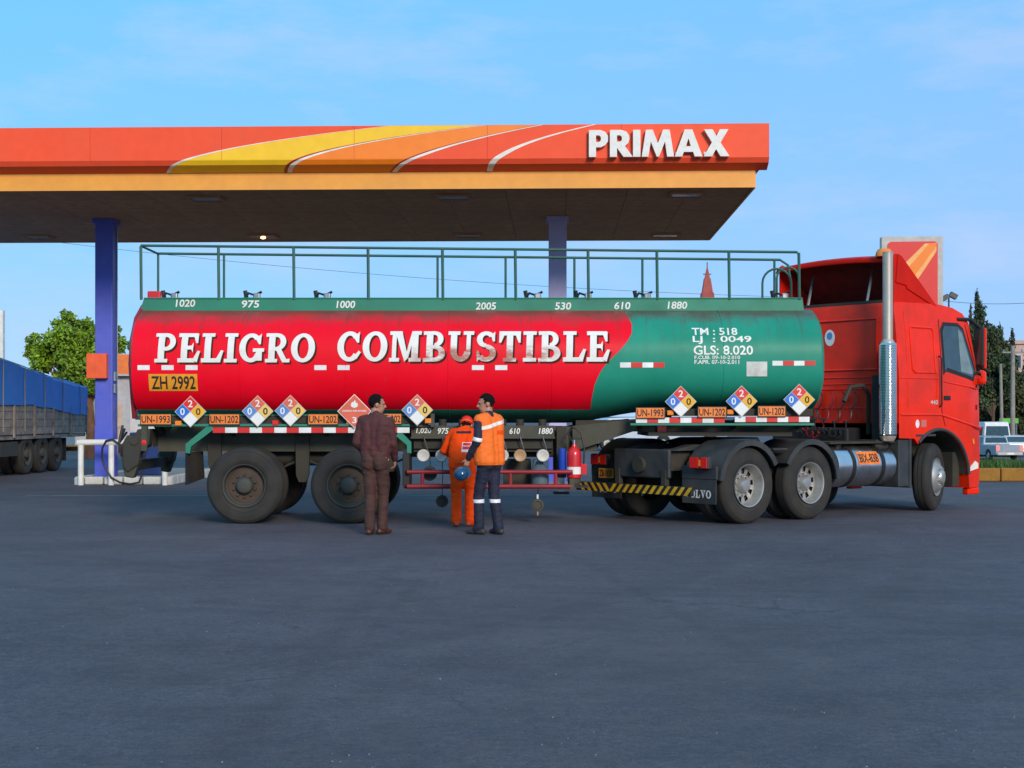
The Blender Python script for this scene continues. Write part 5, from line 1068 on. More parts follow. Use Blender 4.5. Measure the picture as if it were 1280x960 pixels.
# mud guards
def guard(side, x_, a0, a1, y0, y1, r=.625, zc=.526):
    n = 14; m = MB(); P = []
    for i in range(n+1):
        a = R(a0+(a1-a0)*i/n); fl = r
        for y_, dr in ((y0, 0), (y1, 0), (y1, -.02), (y0, -.02)): P.append((x_+(fl+dr)*math.cos(a), y_, zc+(fl+dr)*math.sin(a)))
    F_ = []
    for i in range(n):
        b = i*4; c = b+4
        for k in range(4): F_.append((b+k, b+(k+1) % 4, c+(k+1) % 4, c+k))
    F_ += [(0, 1, 2, 3), (n*4+3, n*4+2, n*4+1, n*4)]
    m.add(P, F_); g_ = m.build('mudguard', 'plastic', tra, smooth=True)
    yo = y0 if side < 0 else y1; m = MB(); P = []    # outer lip
    for i in range(n+1):
        a = R(a0+(a1-a0)*i/n)
        for dr, dy in ((.004, side*.0), (.004, side*.03), (-.075, side*.03), (-.075, side*.0)): P.append((x_+(r+dr)*math.cos(a), yo+dy+side*.002, zc+(r+dr)*math.sin(a)))
    m.add(P, F_); m.build('mudguard_lip', 'plastic', g_, smooth=True)
    return g_
for side in (-1, 1):
    y0, y1 = ((-1.25, -.60) if side < 0 else (.60, 1.25))
    guard(side, 0., 28, 172, y0, y1); guard(side, 1.30, 4, 152, y0, y1)
    # upright back of the mud guard with tail lamp and flap
    bk = MB().box(-.66, -.62, y0, y1, .62, .80).build('guard_back', 'plastic', tra, bevel=.01)
    yo = -1.17 if side < 0 else .83
    tb_ = MB().box(-.74, -.661, yo, yo+.34, .765, .93).build('lamp_housing', 'plastic', tra, bevel=.012)
    ym = yo+.13
    MB().box(-.756, -.742, yo+.01, ym-.003, .775, .92).build('tail_light', 'lamp_red', tb_, bevel=.006); MB().box(-.756, -.742, ym, ym+.035, .80, .89).build('indicator', 'lamp_amber', tb_, bevel=.004); MB().box(-.756, -.742, ym+.04, yo+.33, .775, .92).build('tail_light', 'lamp_red', tb_, bevel=.006)
    fl = MB().box(-.655, -.635, y0+.02, y1-.01, .29, .618).build('mudflap', 'plastic', tra)
    m = MB(); ya, yb_ = y0+.10, y1-.06
    slab_text(m, 'VOLVO', 0, 1, .365, .475, lambda x, z, l, ya=ya, yb_=yb_: (-.659-l, yb_-(yb_-ya)*x, z), shear=0, dz=None); m.build('flap_lettering', 'letter_white', fl, recalc=False)
    # lip between guards
    MB().box(.50, .80, y0, y1, 1.0, 1.03).build('guard_bridge', 'plastic', tra, bevel=.01)
# rear plate
rp = MB().box(-.72, -.70, .72, 1.02, .58, .72).build('rear_plate', 'amber_plate', tra); m = MB(); text(m, 'ZB-1838', 0, 1, .60, .70, lambda x, z, l: (-.7245, 1.0-.26*x, z)); m.build('plate_lettering', 'ink', rp, recalc=False)
MB().box(-.699, -.66, .8, .94, .55, .6).build('plate_bracket', 'plastic', tra)
# striped underrun bar
bar = MB().box(-.94, -.88, -1.05, 1.27, .40, .525).build('underrun_bar', 'black', tra, bevel=.01)
n = 17
for i in range(n):
    y0 = -1.03+i*2.28/n; y1 = y0+.068
    m = MB(); s_ = .05 if i < 12 else -.05; m.add([(-.9445, y0+s_, .405), (-.9445, y1+s_, .405), (-.9445, y1-s_, .52), (-.9445, y0-s_, .52)], [(0, 1, 2, 3)]); m.build('yellow_stripe', 'yellow', bar, recalc=False)
for y_ in (-.5, .42): MB().box(-.879, -.80, y_, y_+.08, .42, .74).build('bar_bracket', 'chassis', tra)
# fuel tank
FTY = -.92
ft = MB().lathe([(0, 1.95), (.27, 1.95), (.305, 1.97), (.315, 2.0), (.315, 3.30), (.305, 3.34), (.27, 3.36), (0, 3.36)], (0, FTY, .74), 'x', 40).build('fuel_tank', 'alu', tra, smooth=True) if M('alu', (.74, .72, .69), .24, 1., dirt=(.45, .42, .38), damt=.4, dscale=3) else None
for x_ in (2.28, 2.98): MB().lathe([(.318, 0), (.326, 0), (.326, .07), (.318, .07)], (x_, FTY, .74), 'x', 40, True).build('tank_strap', 'black', ft)
pf = lambda u, z, l: (2.42+.50*u, FTY-math.cos(math.asin((z-.74)/.315))*(.318+l+.003), z)
m = MB(); P = []
for i in range(7): z = .76+.19*i/6; P += [pf(0, z, 0), pf(1, z, 0)]
m.add(P, [(2*i, 2*i+1, 2*i+3, 2*i+2) for i in range(6)]); pp = m.build('orange_plate', 'orange_plate', ft, recalc=False)
m = MB(); text(m, 'BIX-838', .06, .94, .79, .92, lambda u, z, l: pf(u, z, .003), dz=.02); m.build('plate_lettering', 'ink', ft, recalc=False)
MB().cyl((2.15, FTY-.12, 1.02), (2.15, FTY-.14, 1.07), .05, n=12).build('filler_cap', 'black', ft)
MB().box(3.40, 3.66, -1.22, -.5, .40, 1.12).build('battery_box', 'plastic', tra, bevel=.015); MB().box(3.665, 3.72, -1.23, -.5, .38, 1.13).build('splash_panel', 'plastic', tra, bevel=.01); MB().box(1.85, 3.4, -1.15, -.45, 1.07, 1.10).build('tank_deck', 'chassis', tra)
MB().box(2.0, 3.3, .45, 1.2, .45, 1.05).build('side_locker', 'plastic', tra, bevel=.03)
# ---- cab
CBX0, CBX1 = 3.37, 5.58
arc = [(4.40+.79*math.cos(R(a)), .50+.76*math.sin(R(a))) for a in (8, 25, 42, 58, 74, 90, 106, 122, 134)]
sil = [(CBX0, 1.14), (CBX0, 3.16), (CBX0+.03, 3.22), (4.5, 3.24), (4.90, 3.20), (5.16, 3.12), (5.32, 2.98), (5.45, 2.45), (5.54, 2.05), (5.575, 1.6), (5.59, 1.1), (5.60, .75), (5.58, .40), (5.53, .33), (5.22, .33), (5.195, .55)]+arc+[(3.76, 1.13)]
def hw(z, x=0): return 1.25 if z < 2.05 else 1.25-.10*((z-2.05)/1.15)**1.2
def cab_shell():
    m = bpy.data.meshes.new('cab'); b = bmesh.new(); L_ = [b.verts.new((x, -hw(z), z)) for x, z in sil]; Rr = [b.verts.new((x, hw(z), z)) for x, z in sil]; n = len(sil)
    for i in range(n): b.faces.new((L_[i], L_[(i+1) % n], Rr[(i+1) % n], Rr[i]))
    fa = b.faces.new(L_[::-1]); fb = b.faces.new(Rr)
    bmesh.ops.triangulate(b, faces=[fa, fb]); 
    for zc in (1.14, 1.6, 2.05, 2.35, 2.65, 2.9): bmesh.ops.bisect_plane(b, geom=b.verts[:]+b.edges[:]+b.faces[:], plane_co=(0, 0, zc), plane_no=(0, 0, 1))
    for v in b.verts: v.co.y = math.copysign(hw(v.co.z), v.co.y) if abs(v.co.y) > .5 else v.co.y
    # the nose is narrower than the body: round the front corners in plan
    for v in b.verts:
        if v.co.x > 5.25: v.co.y *= 1-.05*((v.co.x-5.25)/.35)
    bmesh.ops.recalc_face_normals(b, faces=b.faces); b.to_mesh(m); b.free(); m.materials.append(MATS['cab_red']); return m
cab = link_mesh('cab', cab_shell(), tra); md = cab.modifiers.new('bevel', 'BEVEL'); md.width = .035; md.segments = 3; md.limit_method = 'ANGLE'; md.angle_limit = R(40); cab.data.shade_smooth(); cab.data.set_sharp_from_angle(angle=R(40))
def sidepoly(name, mat, pts, off, side=-1, parent=None, thick=.012):
    m = MB(); n = len(pts); A = [(x, side*(hw(z)+off), z) for x, z in pts]; B = [(x, side*(hw(z)+off-thick), z) for x, z in pts]
    m.add(A+B, [tuple(range(n)), tuple(range(n, 2*n))[::-1]]+[(i, n+i, n+(i+1) % n, (i+1) % n) for i in range(n)]); return m.build(name, mat, parent or cab)
def sideline(name, mat, pts, r, side=-1, closed=False, off=0., parent=None):
    P = []
    for (x0_, z0_), (x1_, z1_) in zip(pts, pts[1:]+(pts[:1] if closed else [])):
        for k in range(4): t = k/4; x, z = x0_+(x1_-x0_)*t, z0_+(z1_-z0_)*t; P.append((x, side*(hw(z)+off), z))
    if not closed: P.append((pts[-1][0], side*(hw(pts[-1][1])+off), pts[-1][1]))
    return MB().tube(P, r, 6, closed=closed).build(name, mat, parent or cab, smooth=True)
WIN = [(4.56, 2.18), (4.56, 2.80), (4.62, 2.90), (4.98, 2.90), (5.10, 2.84), (5.345, 2.20), (5.30, 2.10), (4.62, 2.24)]
for sd_ in (-1, 1):
    sidepoly('window_surround', 'black', [(4.51, 2.12), (4.51, 2.84), (4.60, 2.96), (5.0, 2.96), (5.14, 2.88), (5.40, 2.22), (5.34, 2.04), (4.60, 2.18)], .004, sd_)
    sidepoly('door_window', 'glass', WIN, .010, sd_); sidepoly('quarter_glass', 'glass_light', [(4.98, 2.19), (4.98, 2.86), (5.08, 2.80), (5.30, 2.19), (5.28, 2.14)], .014, sd_)
    sideline('door_seam', 'seam', [(4.49, 3.0), (4.47, 2.1), (4.47, 1.55), (4.56, 1.32)], .008, sd_) if M('seam', (.03, .004, .004), .8) else None
    sideline('door_seam', 'seam', [(5.20, 2.94), (5.43, 2.2), (5.44, 1.9)], .006, sd_)
    sideline('panel_crease', 'cab_red', [(3.75, 2.85), (4.28, 2.85), (4.32, 2.80), (4.32, 2.15), (3.78, 2.15), (3.72, 2.2), (3.72, 2.8)], .018, sd_, True)
    sideline('panel_crease', 'cab_red', [(3.60, 3.1), (3.60, 1.6)], .010, sd_); sideline('panel_crease', 'cab_red', [(3.41, 2.06), (4.4, 2.06)], .010, sd_); sideline('panel_crease', 'cab_red', [(3.41, 1.50), (4.45, 1.50), (5.54, 1.28)], .02, sd_)
    sideline('panel_crease', 'cab_red', [(4.52, 2.02), (5.42, 1.92)], .012, sd_)
    MB().box(4.52, 4.68, min(sd_*1.252, sd_*1.275), max(sd_*1.252, sd_*1.275), 1.73, 1.80).build('door_handle', 'black', cab, bevel=.01)
    # wheel arch lip
    P = [(4.40+.80*math.cos(R(a)), sd_*1.252, .50+.77*math.sin(R(a))) for a in range(4, 140, 8)]; MB().tube(P, .028, 8).build('arch_lip', 'plastic', cab, smooth=True)
    # mirrors
    mr = MB().box(5.50, 5.58, min(sd_*1.13, sd_*1.31), max(sd_*1.13, sd_*1.31), 2.26, 2.92).build('mirror', 'black', cab, bevel=.04); MB().box(5.492, 5.499, min(sd_*1.16, sd_*1.28), max(sd_*1.16, sd_*1.28), 2.31, 2.87).build('mirror_glass', 'glass', mr)
    MB().box(5.55, 5.60, min(sd_*1.27, sd_*1.325), max(sd_*1.27, sd_*1.325), 2.24, 2.90).build('mirror_cover', 'cab_red', mr, bevel=.02)
    MB().box(5.50, 5.63, min(sd_*1.14, sd_*1.32), max(sd_*1.14, sd_*1.32), 1.98, 2.22).build('lower_mirror', 'cab_red', cab, bevel=.06); MB().cyl((5.50, sd_*1.24, 2.13), (5.493, sd_*1.24, 2.13), .055, n=16).build('mirror_glass', 'mirror', cab)
    MB().tube([(5.0, sd_*1.165, 3.02), (5.30, sd_*1.20, 3.03), (5.54, sd_*1.22, 2.91)], .03, 8).build('mirror_arm', 'black', cab, smooth=True); MB().tube([(5.4, sd_*1.22, 2.15), (5.54, sd_*1.22, 2.2)], .022, 8).build('mirror_arm', 'black', cab)
    sidepoly('bumper_reflector', 'lamp_clear', [(5.24, .60), (5.46, .64), (5.46, .72), (5.38, .76), (5.24, .66)], .004, sd_); sidepoly('side_marker', 'lamp_amber', [(5.30, 1.10), (5.34, 1.12), (5.36, 1.04), (5.32, 1.03)], .004, sd_)
    MB().box(5.24, 5.56, min(sd_*1.10, sd_*1.21), max(sd_*1.10, sd_*1.21), .22, .328).build('bumper_lip', 'cab_red', cab, bevel=.02)
    MB().prism([(3.75, .50), (3.75, 1.12), (4.9, 1.20), (5.1, .9), (5.1, .5), (5.0, .5), (4.9, 1.0), (3.9, 1.05)], sd_*.55, sd_*.50).build('wheel_well', 'plastic', tra)
m = MB(); P = [(4.40+.775*math.cos(R(a)), .50+.745*math.sin(R(a))) for a in range(4, 140, 8)]
m.add([(x, y, z) for x, z in P for y in (-1.215, 1.215)], [(2*i, 2*i+1, 2*i+3, 2*i+2) for i in range(len(P)-1)]); m.build('arch_liner', 'chassis', cab, recalc=False)
MB().box(4.98, 5.16, -1.1, 1.1, .36, .9).build('arch_liner', 'chassis', cab); MB().box(3.74, 5.05, -.6, .6, .55, 1.1).build('engine', 'chassis', tra)
for sd_ in (-1, 1):
    MB().tube([(4.40, sd_*1.262, 1.62), (4.40, sd_*1.30, 1.66), (4.40, sd_*1.29, 2.38), (4.40, sd_*1.245, 2.42)], .014, 8).build('grab_handle', 'black', cab, smooth=True)
    MB().box(3.80, 4.30, min(sd_*1.235, sd_*1.262), max(sd_*1.235, sd_*1.262), 1.165, 1.20).build('sill_trim', 'plastic', cab, bevel=.005)
    for zz in (1.62, 1.95): MB().cyl((5.46, sd_*1.215, zz-.04), (5.46, sd_*1.215, zz+.04), .018, n=8).build('door_hinge', 'black', cab)
# small lettering on the door
m = MB(); text(m, '440', 4.17, 4.36, 1.66, 1.73, lambda x, z, l: (x, -hw(z)-.004, z)); m.build('cab_lettering', 'frame_grey', cab, recalc=False)
m = MB(); m.add([(3.83+.05*math.cos(R(a)), -hw(1.35)-.004, 1.36+.065*math.sin(R(a))) for a in range(0, 360, 20)], [tuple(range(18))]); m.build('cab_emblem', 'wht_sq', cab, recalc=False)
m = MB(); m.add([(x, -hw(1.35)-.004, z) for x, z in ((3.92, 1.31), (4.06, 1.31), (4.06, 1.42), (3.92, 1.42))], [(0, 1, 2, 3)]); m.build('cab_sticker', 'fade_pink', cab, recalc=False) if M('fade_pink', (.62, .16, .13), .5) else None
# windscreen, grille, lamps
ws = MB(); ws.add([(5.34, -1.04, 2.93), (5.34, 1.04, 2.93), (5.56, 1.10, 2.0), (5.56, -1.10, 2.0)], [(0, 1, 2, 3)]); ws.v = [(x+.03, y, z) for x, y, z in ws.v]; ws.build('windscreen', 'glass', cab, recalc=False)
MB().prism([(4.95, 3.12), (5.35, 3.02), (5.38, 2.98), (4.97, 3.06)], -1.1, 1.1).build('sun_visor', 'glass', cab)
MB().box(5.585, 5.62, -.75, .75, .85, 1.7).build('grille', 'black', cab, bevel=.02)
for k in range(6): MB().box(5.621, 5.635, -.72, .72, .92+.13*k, .96+.13*k).build('grille_bar', 'steel', cab)
for sd_ in (-1, 1): MB().box(5.57, 5.615, min(sd_*.8, sd_*1.12), max(sd_*.8, sd_*1.12), .58, .82).build('headlight', 'lamp_clear', cab, bevel=.03)
# rear wall pressings
def rearline(pts, r=.02, closed=True): return MB().tube([(CBX0-.004, y, z) for y, z in pts], r, 6, closed=closed).build('panel_crease', 'cab_red', cab, smooth=True)
rearline([(-.85, 2.20), (-.85, 2.98), (.3, 2.98), (.3, 2.20)]); rearline([(.45, 2.20), (.45, 2.98), (1.0, 2.98), (1.0, 2.20)])
for z in (2.08, 1.98, 1.9, 1.6): rearline([(-1.15, z), (1.15, z)], .010, False)
m = MB(); m.add([(CBX0-.006, .06+.10*math.cos(R(a)), 2.72+.13*math.sin(R(a))) for a in range(0, 360, 20)], [tuple(range(18))]); m.build('rear_sticker', 'wht_sq', cab, recalc=False)
m = MB(); m.add([(CBX0-.009, .06+.055*math.cos(R(a)), 2.75+.06*math.sin(R(a))) for a in range(0, 360, 30)], [tuple(range(12))]); m.build('rear_sticker_mark', 'blue_fade', cab, recalc=False)
M('lining', (.13, .016, .010), .9, var=.3)
# roof fairing: open shell with side cheeks
FZ = 3.965
def cheek(sd_):
    y0, y1 = (sd_*1.10, sd_*1.13); pr = [(3.40, 3.18), (3.40, 3.93), (3.46, FZ), (3.56, FZ-.03), (4.52, 3.16), (4.40, 3.20)]
    c = MB().prism(pr, min(y0, y1), max(y0, y1)).build('fairing_cheek', 'cab_red_dull', tra, bevel=.006)
    m = MB(); m.prism([(3.44, 3.52), (3.49, 3.96), (3.58, 3.93), (4.52, 3.18), (4.40, 3.21), (3.72, 3.44), (3.70, 3.49)], min(sd_*1.132, sd_*1.150), max(sd_*1.132, sd_*1.150)); m.build('fairing_panel', 'cab_red_dull', c, bevel=.004)
    return c
for sd_ in (-1, 1): cheek(sd_)
n = 12; P = []; F_ = []
prof_ = [(3.30, FZ-.10), (3.34, FZ-.03), (3.44, FZ), (3.58, FZ-.02), (3.75, FZ-.13), (4.1, FZ-.42), (4.5, 3.20), (4.54, 3.16)]
for j in range(n+1):
    y = -1.095+2.19*j/n; bow = .06*(1-(y/1.1)**2)
    for x, z in prof_: P.append((x-.02*(y/1.1)**2, y, z-.05+bow*.9))
k_ = len(prof_)
for j in range(n):
    for i in range(k_-1): F_.append((j*k_+i, j*k_+i+1, (j+1)*k_+i+1, (j+1)*k_+i))
m = MB(); m.add(P, F_); m.use('cab_red_dull'); m.mi = [0]*len(m.f); m.mats.append('lining'); sh_ = m.build('fairing_shell', None, tra, smooth=True); md = sh_.modifiers.new('s', 'SOLIDIFY'); md.thickness = .02; md.offset = 0; md.material_offset = 1
for y_ in (-.55, .62): MB().cyl((3.5, y_, 3.22), (3.72, y_+.05, 3.78), .025, n=8).build('fairing_strut', 'steel', tra)
MB().box(3.42, 3.46, -1.08, 1.08, 3.222, 3.27).build('fairing_foot', 'chassis', tra)
be = MB().lathe([(0, .0), (.13, 0), (.13, .02), (.12, .07), (.09, .115), (0, .125)], axis='z', n=20).build('beacon', 'lamp_amber', tra, smooth=True, loc=(3.36, -.98, FZ-.045))
# exhaust stack
EX, EY = 3.17, -1.19
st = MB().lathe([(.075, 2.62), (.078, 3.93), (.082, 3.96), (.07, 3.96), (.065, 3.7)], (EX, EY, 0), 'z', 24).build('exhaust_pipe', 'pipe_chrome', tra, smooth=True) if M('pipe_chrome', (.62, .56, .48), .35, .6, dirt=(.32, .22, .14), damt=.6, dscale=5) else None
MB().lathe([(.076, 2.64), (.10, 2.60), (.125, 2.52), (.125, 1.16), (.09, 1.10)], (EX, EY, 0), 'z', 24).build('silencer', 'pipe_chrome', st, smooth=True)
P = [(.128, 1.18)]
for i in range(58): z = 1.20+i*.0235; P += [(.134, z), (.139, z+.006), (.139, z+.013), (.134, z+.019)]
P.append((.128, 2.58)); MB().lathe(P, (EX, EY, 0), 'z', 32).build('heat_shield', 'chrome', st, smooth=True)
for z in (1.25, 1.75, 2.4): MB().box(EX+.09, CBX0-.002, EY+.0, EY+.05, z, z+.04).build('stack_bracket', 'black', st)
MB().cyl((EX+.02, EY+.2, 1.1), (EX+.02, EY+.2, 2.1), .09, n=16).build('air_intake', 'black', tra, smooth=True); MB().box(3.0, 3.3, -1.1, -.7, 1.0, 1.12).build('stack_mount', 'chassis', tra)
# air lines to the trailer
for k in range(4):
    y0 = -.55+.22*k; P = []
    for i in range(60):
        t = i/59; a = t*math.pi*14; x = CBX0-.12-.75*t; z = 1.85-.95*math.sin(math.pi*t*.95)*.55+.05*math.sin(a) - .25*t; y = y0+.045*math.cos(a)+.1*t; P.append((x, y, z))
    MB().tube(P, .012, 5).build('air_line', ('hose', 'hose', 'red_pipe', 'hose')[k], tra, smooth=True)
MB().tube([(3.28, -.75, 1.2), (3.25, -.78, 1.8), (3.15, -.75, 1.95), (2.9, -.7, 1.92), (2.75, -.7, 1.7)], .035, 8).build('cable_boom', 'chassis', tra, smooth=True); MB().tube([(3.28, .3, 1.2), (3.2, .3, 1.85), (2.95, .25, 1.95), (2.7, .2, 1.75)], .03, 8).build('cable_boom', 'chassis', tra, smooth=True)
MB().box(2.95, 3.32, -.6, .9, 1.02, 1.3).build('gearbox_cover', 'black', tra, bevel=.04)

# ------------------------------------------------------------------ people
M('skin', (.40, .20, .125), .5, var=.08, scale=9); M('hair_black', (.008, .006, .006), .8, var=.5, scale=40, bump=.8, bscale=120, spec=.15)
M('jacket_brown', (.075, .018, .018), .8, var=.25, scale=6, bump=.15, bscale=60); M('trousers_brown', (.060, .024, .018), .85, var=.25, scale=5, bump=.15, bscale=60); M('shoe_brown', (.08, .025, .015), .4)
M('coverall', (.93, .07, .005), .8, spec=.1, var=.08, scale=5, dirt=(.6, .06, .01), damt=.25, dscale=4, bump=.12, bscale=60); M('navy', (.012, .014, .035), .8, var=.3, scale=5, bump=.15, bscale=60); M('vest_orange', (.90, .16, .008), .7, var=.08, scale=4, bump=.08, bscale=50)
M('shoe_dark', (.035, .03, .028), .6); M('boot_orange', (.42, .07, .02), .6); M('reflective', (.75, .75, .74), .3); M('cap_red', (.74, .02, .012), .6); M('eye_dark', (.02, .015, .012), .2); M('hat_blue', (.010, .07, .16), .25, coat=.5, var=.2)
JOBS = []
def remesh(mb, vox, sm=4):
    me = bpy.data.meshes.new('tmp'); me.from_pydata(mb.v, [], mb.f); o = bpy.data.objects.new('tmp', me); COL.objects.link(o)
    r = o.modifiers.new('r', 'REMESH'); r.mode = 'VOXEL'; r.voxel_size = vox
    s = o.modifiers.new('s', 'SMOOTH'); s.iterations = sm; s.factor = .5
    return o
def bake(jobs):
    dg = bpy.context.evaluated_depsgraph_get(); res = []
    for o in jobs: res.append(bpy.data.meshes.new_from_object(o.evaluated_get(dg)))
    for o in jobs: m = o.data; bpy.data.objects.remove(o); bpy.data.meshes.remove(m)
    return res
def wrinkle(me, amp, sc, seed, stretch=(1, 1, 1)):
    nr = [v.normal.copy() for v in me.vertices]
    for v, n in zip(me.vertices, nr):
        p = Vector((v.co.x*stretch[0], v.co.y*stretch[1], v.co.z*stretch[2]))*sc+Vector((seed, seed*2, 0))
        v.co += n*amp*(mnoise.noise(p)+.5*mnoise.noise(p*2.1))
def cut(me, planes, off, name, mat, parent, keep=None):
    """a piece of a garment's surface between planes, lifted off it"""
    b = bmesh.new(); b.from_mesh(me)
    for co, no in planes: bmesh.ops.bisect_plane(b, geom=b.verts[:]+b.edges[:]+b.faces[:], plane_co=co, plane_no=no, clear_outer=True)
    if keep: bmesh.ops.delete(b, geom=[f for f in b.faces if not keep(f)], context='FACES')
    b.normal_update(); nr = [v.normal.copy() for v in b.verts]
    for v, n in zip(b.verts, nr): v.co += n*off
    m = bpy.data.meshes.new(name); b.to_mesh(m); b.free(); m.materials.append(MATS[mat]); m.shade_smooth(); return link_mesh(name, m, parent)
def hand(mb, w, d, nrm, side, curl=.6):
    """palm and five fingers; d = direction from the wrist to the knuckles, nrm = palm normal (fingers curl towards it)"""
    w = Vector(w); d = Vector(d).normalized(); nrm = (Vector(nrm)-d*Vector(nrm).dot(d)).normalized(); s = d.cross(nrm)*side
    for k in (-.022, -.007, .008, .022): mb.cap(w+s*k*.7, w+d*.085+s*k, .017, .014, 8)
    for k, ln in ((-.028, .060), (-.010, .074), (.009, .078), (.027, .070)):
        p = w+d*.085+s*k; a = curl; q = p+(d*math.cos(a)+nrm*math.sin(a))*ln*.5; e = q+(d*math.cos(a*2)+nrm*math.sin(a*2))*ln*.5
        mb.cap(p, q, .0095, .009, 8); mb.cap(q, e, .009, .0075, 8)
    t0 = w+d*.025+s*.026; t1 = t0+(d*.6+s*.6+nrm*.35).normalized()*.042; t2 = t1+(d*.8+s*.1+nrm*.5).normalized()*.032
    mb.cap(t0, t1, .013, .011, 8); mb.cap(t1, t2, .011, .009, 8)
def figure(name, label, loc, rz, H, lean, head_yaw, head_pitch, elbows, wrists, hands, feet, knees, style):
    k = H/1.74; root = empty(name, loc, rz); setp(root, label, 'person')
    V = lambda x, y, z: Vector((x*k, y*k, z*k))
    piv = V(0, 0, .95); Rl = Matrix.Rotation(-lean, 3, 'X')
    U = lambda x, y, z: piv+Rl @ (V(x, y, z)-piv)                       # upper body point
    sh = {s: U(s*.175, 0, 1.415) for s in (-1, 1)}; el = {-1: V(*elbows[0]), 1: V(*elbows[1])}; wr = {-1: V(*wrists[0]), 1: V(*wrists[1])}
    hip = {s: V(s*.085, 0, .92) for s in (-1, 1)}; kn = {-1: V(*knees[0]), 1: V(*knees[1])}; an = {-1: V(feet[0][0], feet[0][1], .085), 1: V(feet[1][0], feet[1][1], .085)}
    fdir = {-1: Vector((math.sin(feet[0][2]), math.cos(feet[0][2]), 0)), 1: Vector((math.sin(feet[1][2]), math.cos(feet[1][2]), 0))}
    hc = U(0, .015, 1.475)+ (Rl @ Vector((0, .02, .145*k))); hc.y += .02*math.sin(head_pitch); hc.z -= .05*math.sin(max(0, head_pitch))
    HM = Matrix.Rotation(head_yaw, 3, 'Z') @ Matrix.Rotation(-head_pitch, 3, 'X')
    hp = lambda x, y, z: hc+HM @ (Vector((x, y, z))*k)
    b = MB()
    # torso, neck, head
    for s in (-1, 1):
        b.cap(U(s*.085, 0, 1.36), U(s*.075, 0, 1.05), .095*k, .09*k); b.cap(U(s*.075, 0, 1.05), V(s*.08, 0, .93), .09*k, .10*k); b.cap(U(s*.04, -.0, 1.43), sh[s], .06*k, .062*k)
        b.cap(sh[s], el[s], .056*k, .043*k); b.cap(el[s], wr[s], .043*k, .030*k); b.cap(hip[s], kn[s], .085*k, .058*k); b.cap(kn[s], an[s], .058*k, .042*k); b.cap(an[s]-Vector((0, 0, .03)), an[s]+fdir[s]*.11*k-Vector((0, 0, .052)), .032*k, .024*k)
        d, nr_ = hands[0 if s < 0 else 1]; hand(b, wr[s], d, nr_, s)
    b.cap(U(0, -.005, 1.42), hp(0, -.02, -.06), .058*k, .055*k)
    b.sphere(hp(0, -.01, .03), (.074*k, .094*k, .092*k), mat=HM); b.cap(hp(0, .03, -.02), hp(0, .045, -.075), .058*k, .04*k); b.sphere(hp(0, .045, -.05), (.05*k, .045*k, .055*k), mat=HM)
    b.cap(hp(0, .088, .012), hp(0, .108, -.022), .010*k, .015*k, 8); b.cap(hp(-.03, .082, .026), hp(.03, .082, .026), .012*k, .012*k, 8); b.cap(hp(-.018, .086, -.052), hp(.018, .086, -.052), .008*k, .008*k, 8)
    for s in (-1, 1): b.sphere(hp(s*.077, -.012, -.005), (.012*k, .024*k, .034*k), mat=HM)
    g = {'body': (b, .0085, 3)}
    for gname, (parts, vox) in style['garments'].items():
        m = MB(); g[gname] = (m, vox, 5)
        R_ = style.get('bulk', 1.)*k
        if 'torso' in parts:
            low = parts['torso']
            for s in (-1, 1):
                m.cap(U(s*.095, -.005, 1.36), U(s*.10, 0, 1.10), .115*R_, .115*R_); m.cap(U(s*.10, 0, 1.10), V(s*.09, .005, low+.06), .115*R_, .112*R_); m.cap(U(s*.05, -.01, 1.44), sh[s]-Rl @ Vector((s*.01, 0, .0)), .07*R_, .076*R_)
                m.cap(U(s*.09, -.05, 1.30), U(s*.08, -.045, 1.12), .075*R_, .08*R_)
            m.cap(U(0, 0, 1.36), V(0, 0, low+.07), .12*R_, .12*R_)
            if parts.get('collar', 1): m.cap(U(0, -.005, 1.44), U(0, .0, 1.485), .075*R_, .068*R_)
        if 'arms' in parts:
            for s in (-1, 1): m.cap(sh[s], el[s], .075*R_, .064*R_); m.cap(el[s], wr[s]-(wr[s]-el[s]).normalized()*.01, .063*R_, .048*R_); m.sphere(wr[s]-(wr[s]-el[s]).normalized()*.02, .05*R_)
        if 'legs' in parts:
            for s in (-1, 1):
                m.cap(V(s*.075, -.01, .97), V(s*.085, -.005, .88), .11*R_, .112*R_); m.cap(hip[s]-Vector((0, 0, .03)), kn[s], .102*R_, .080*R_); m.cap(kn[s], an[s]+Vector((0, 0, .0)), .080*R_, .072*R_); m.cap(V(s*.06, -.05, .93), V(s*.07, -.045, .86), .085*R_, .085*R_)
                m.cap(an[s]+Vector((0, 0, .02)), an[s]+fdir[s]*.03-Vector((0, 0, .02)), .074*R_, .070*R_)
        if 'shoes' in parts:
            for s in (-1, 1):
                base = an[s].copy(); base.z = .038
                m.cap(base-fdir[s]*.055*k, base+fdir[s]*.09*k, .040*k, .042*k); m.cap(base+fdir[s]*.08*k, base+fdir[s]*.165*k-Vector((0, 0, .008)), .042*k, .030*k); m.cap(base+Vector((0, 0, .06)), base, .045*k, .045*k)
    return root, g, dict(hp=hp, HM=HM, hc=hc, k=k, U=U, wr=wr, el=el, an=an, kn=kn)
DN = (0, 0, -1)
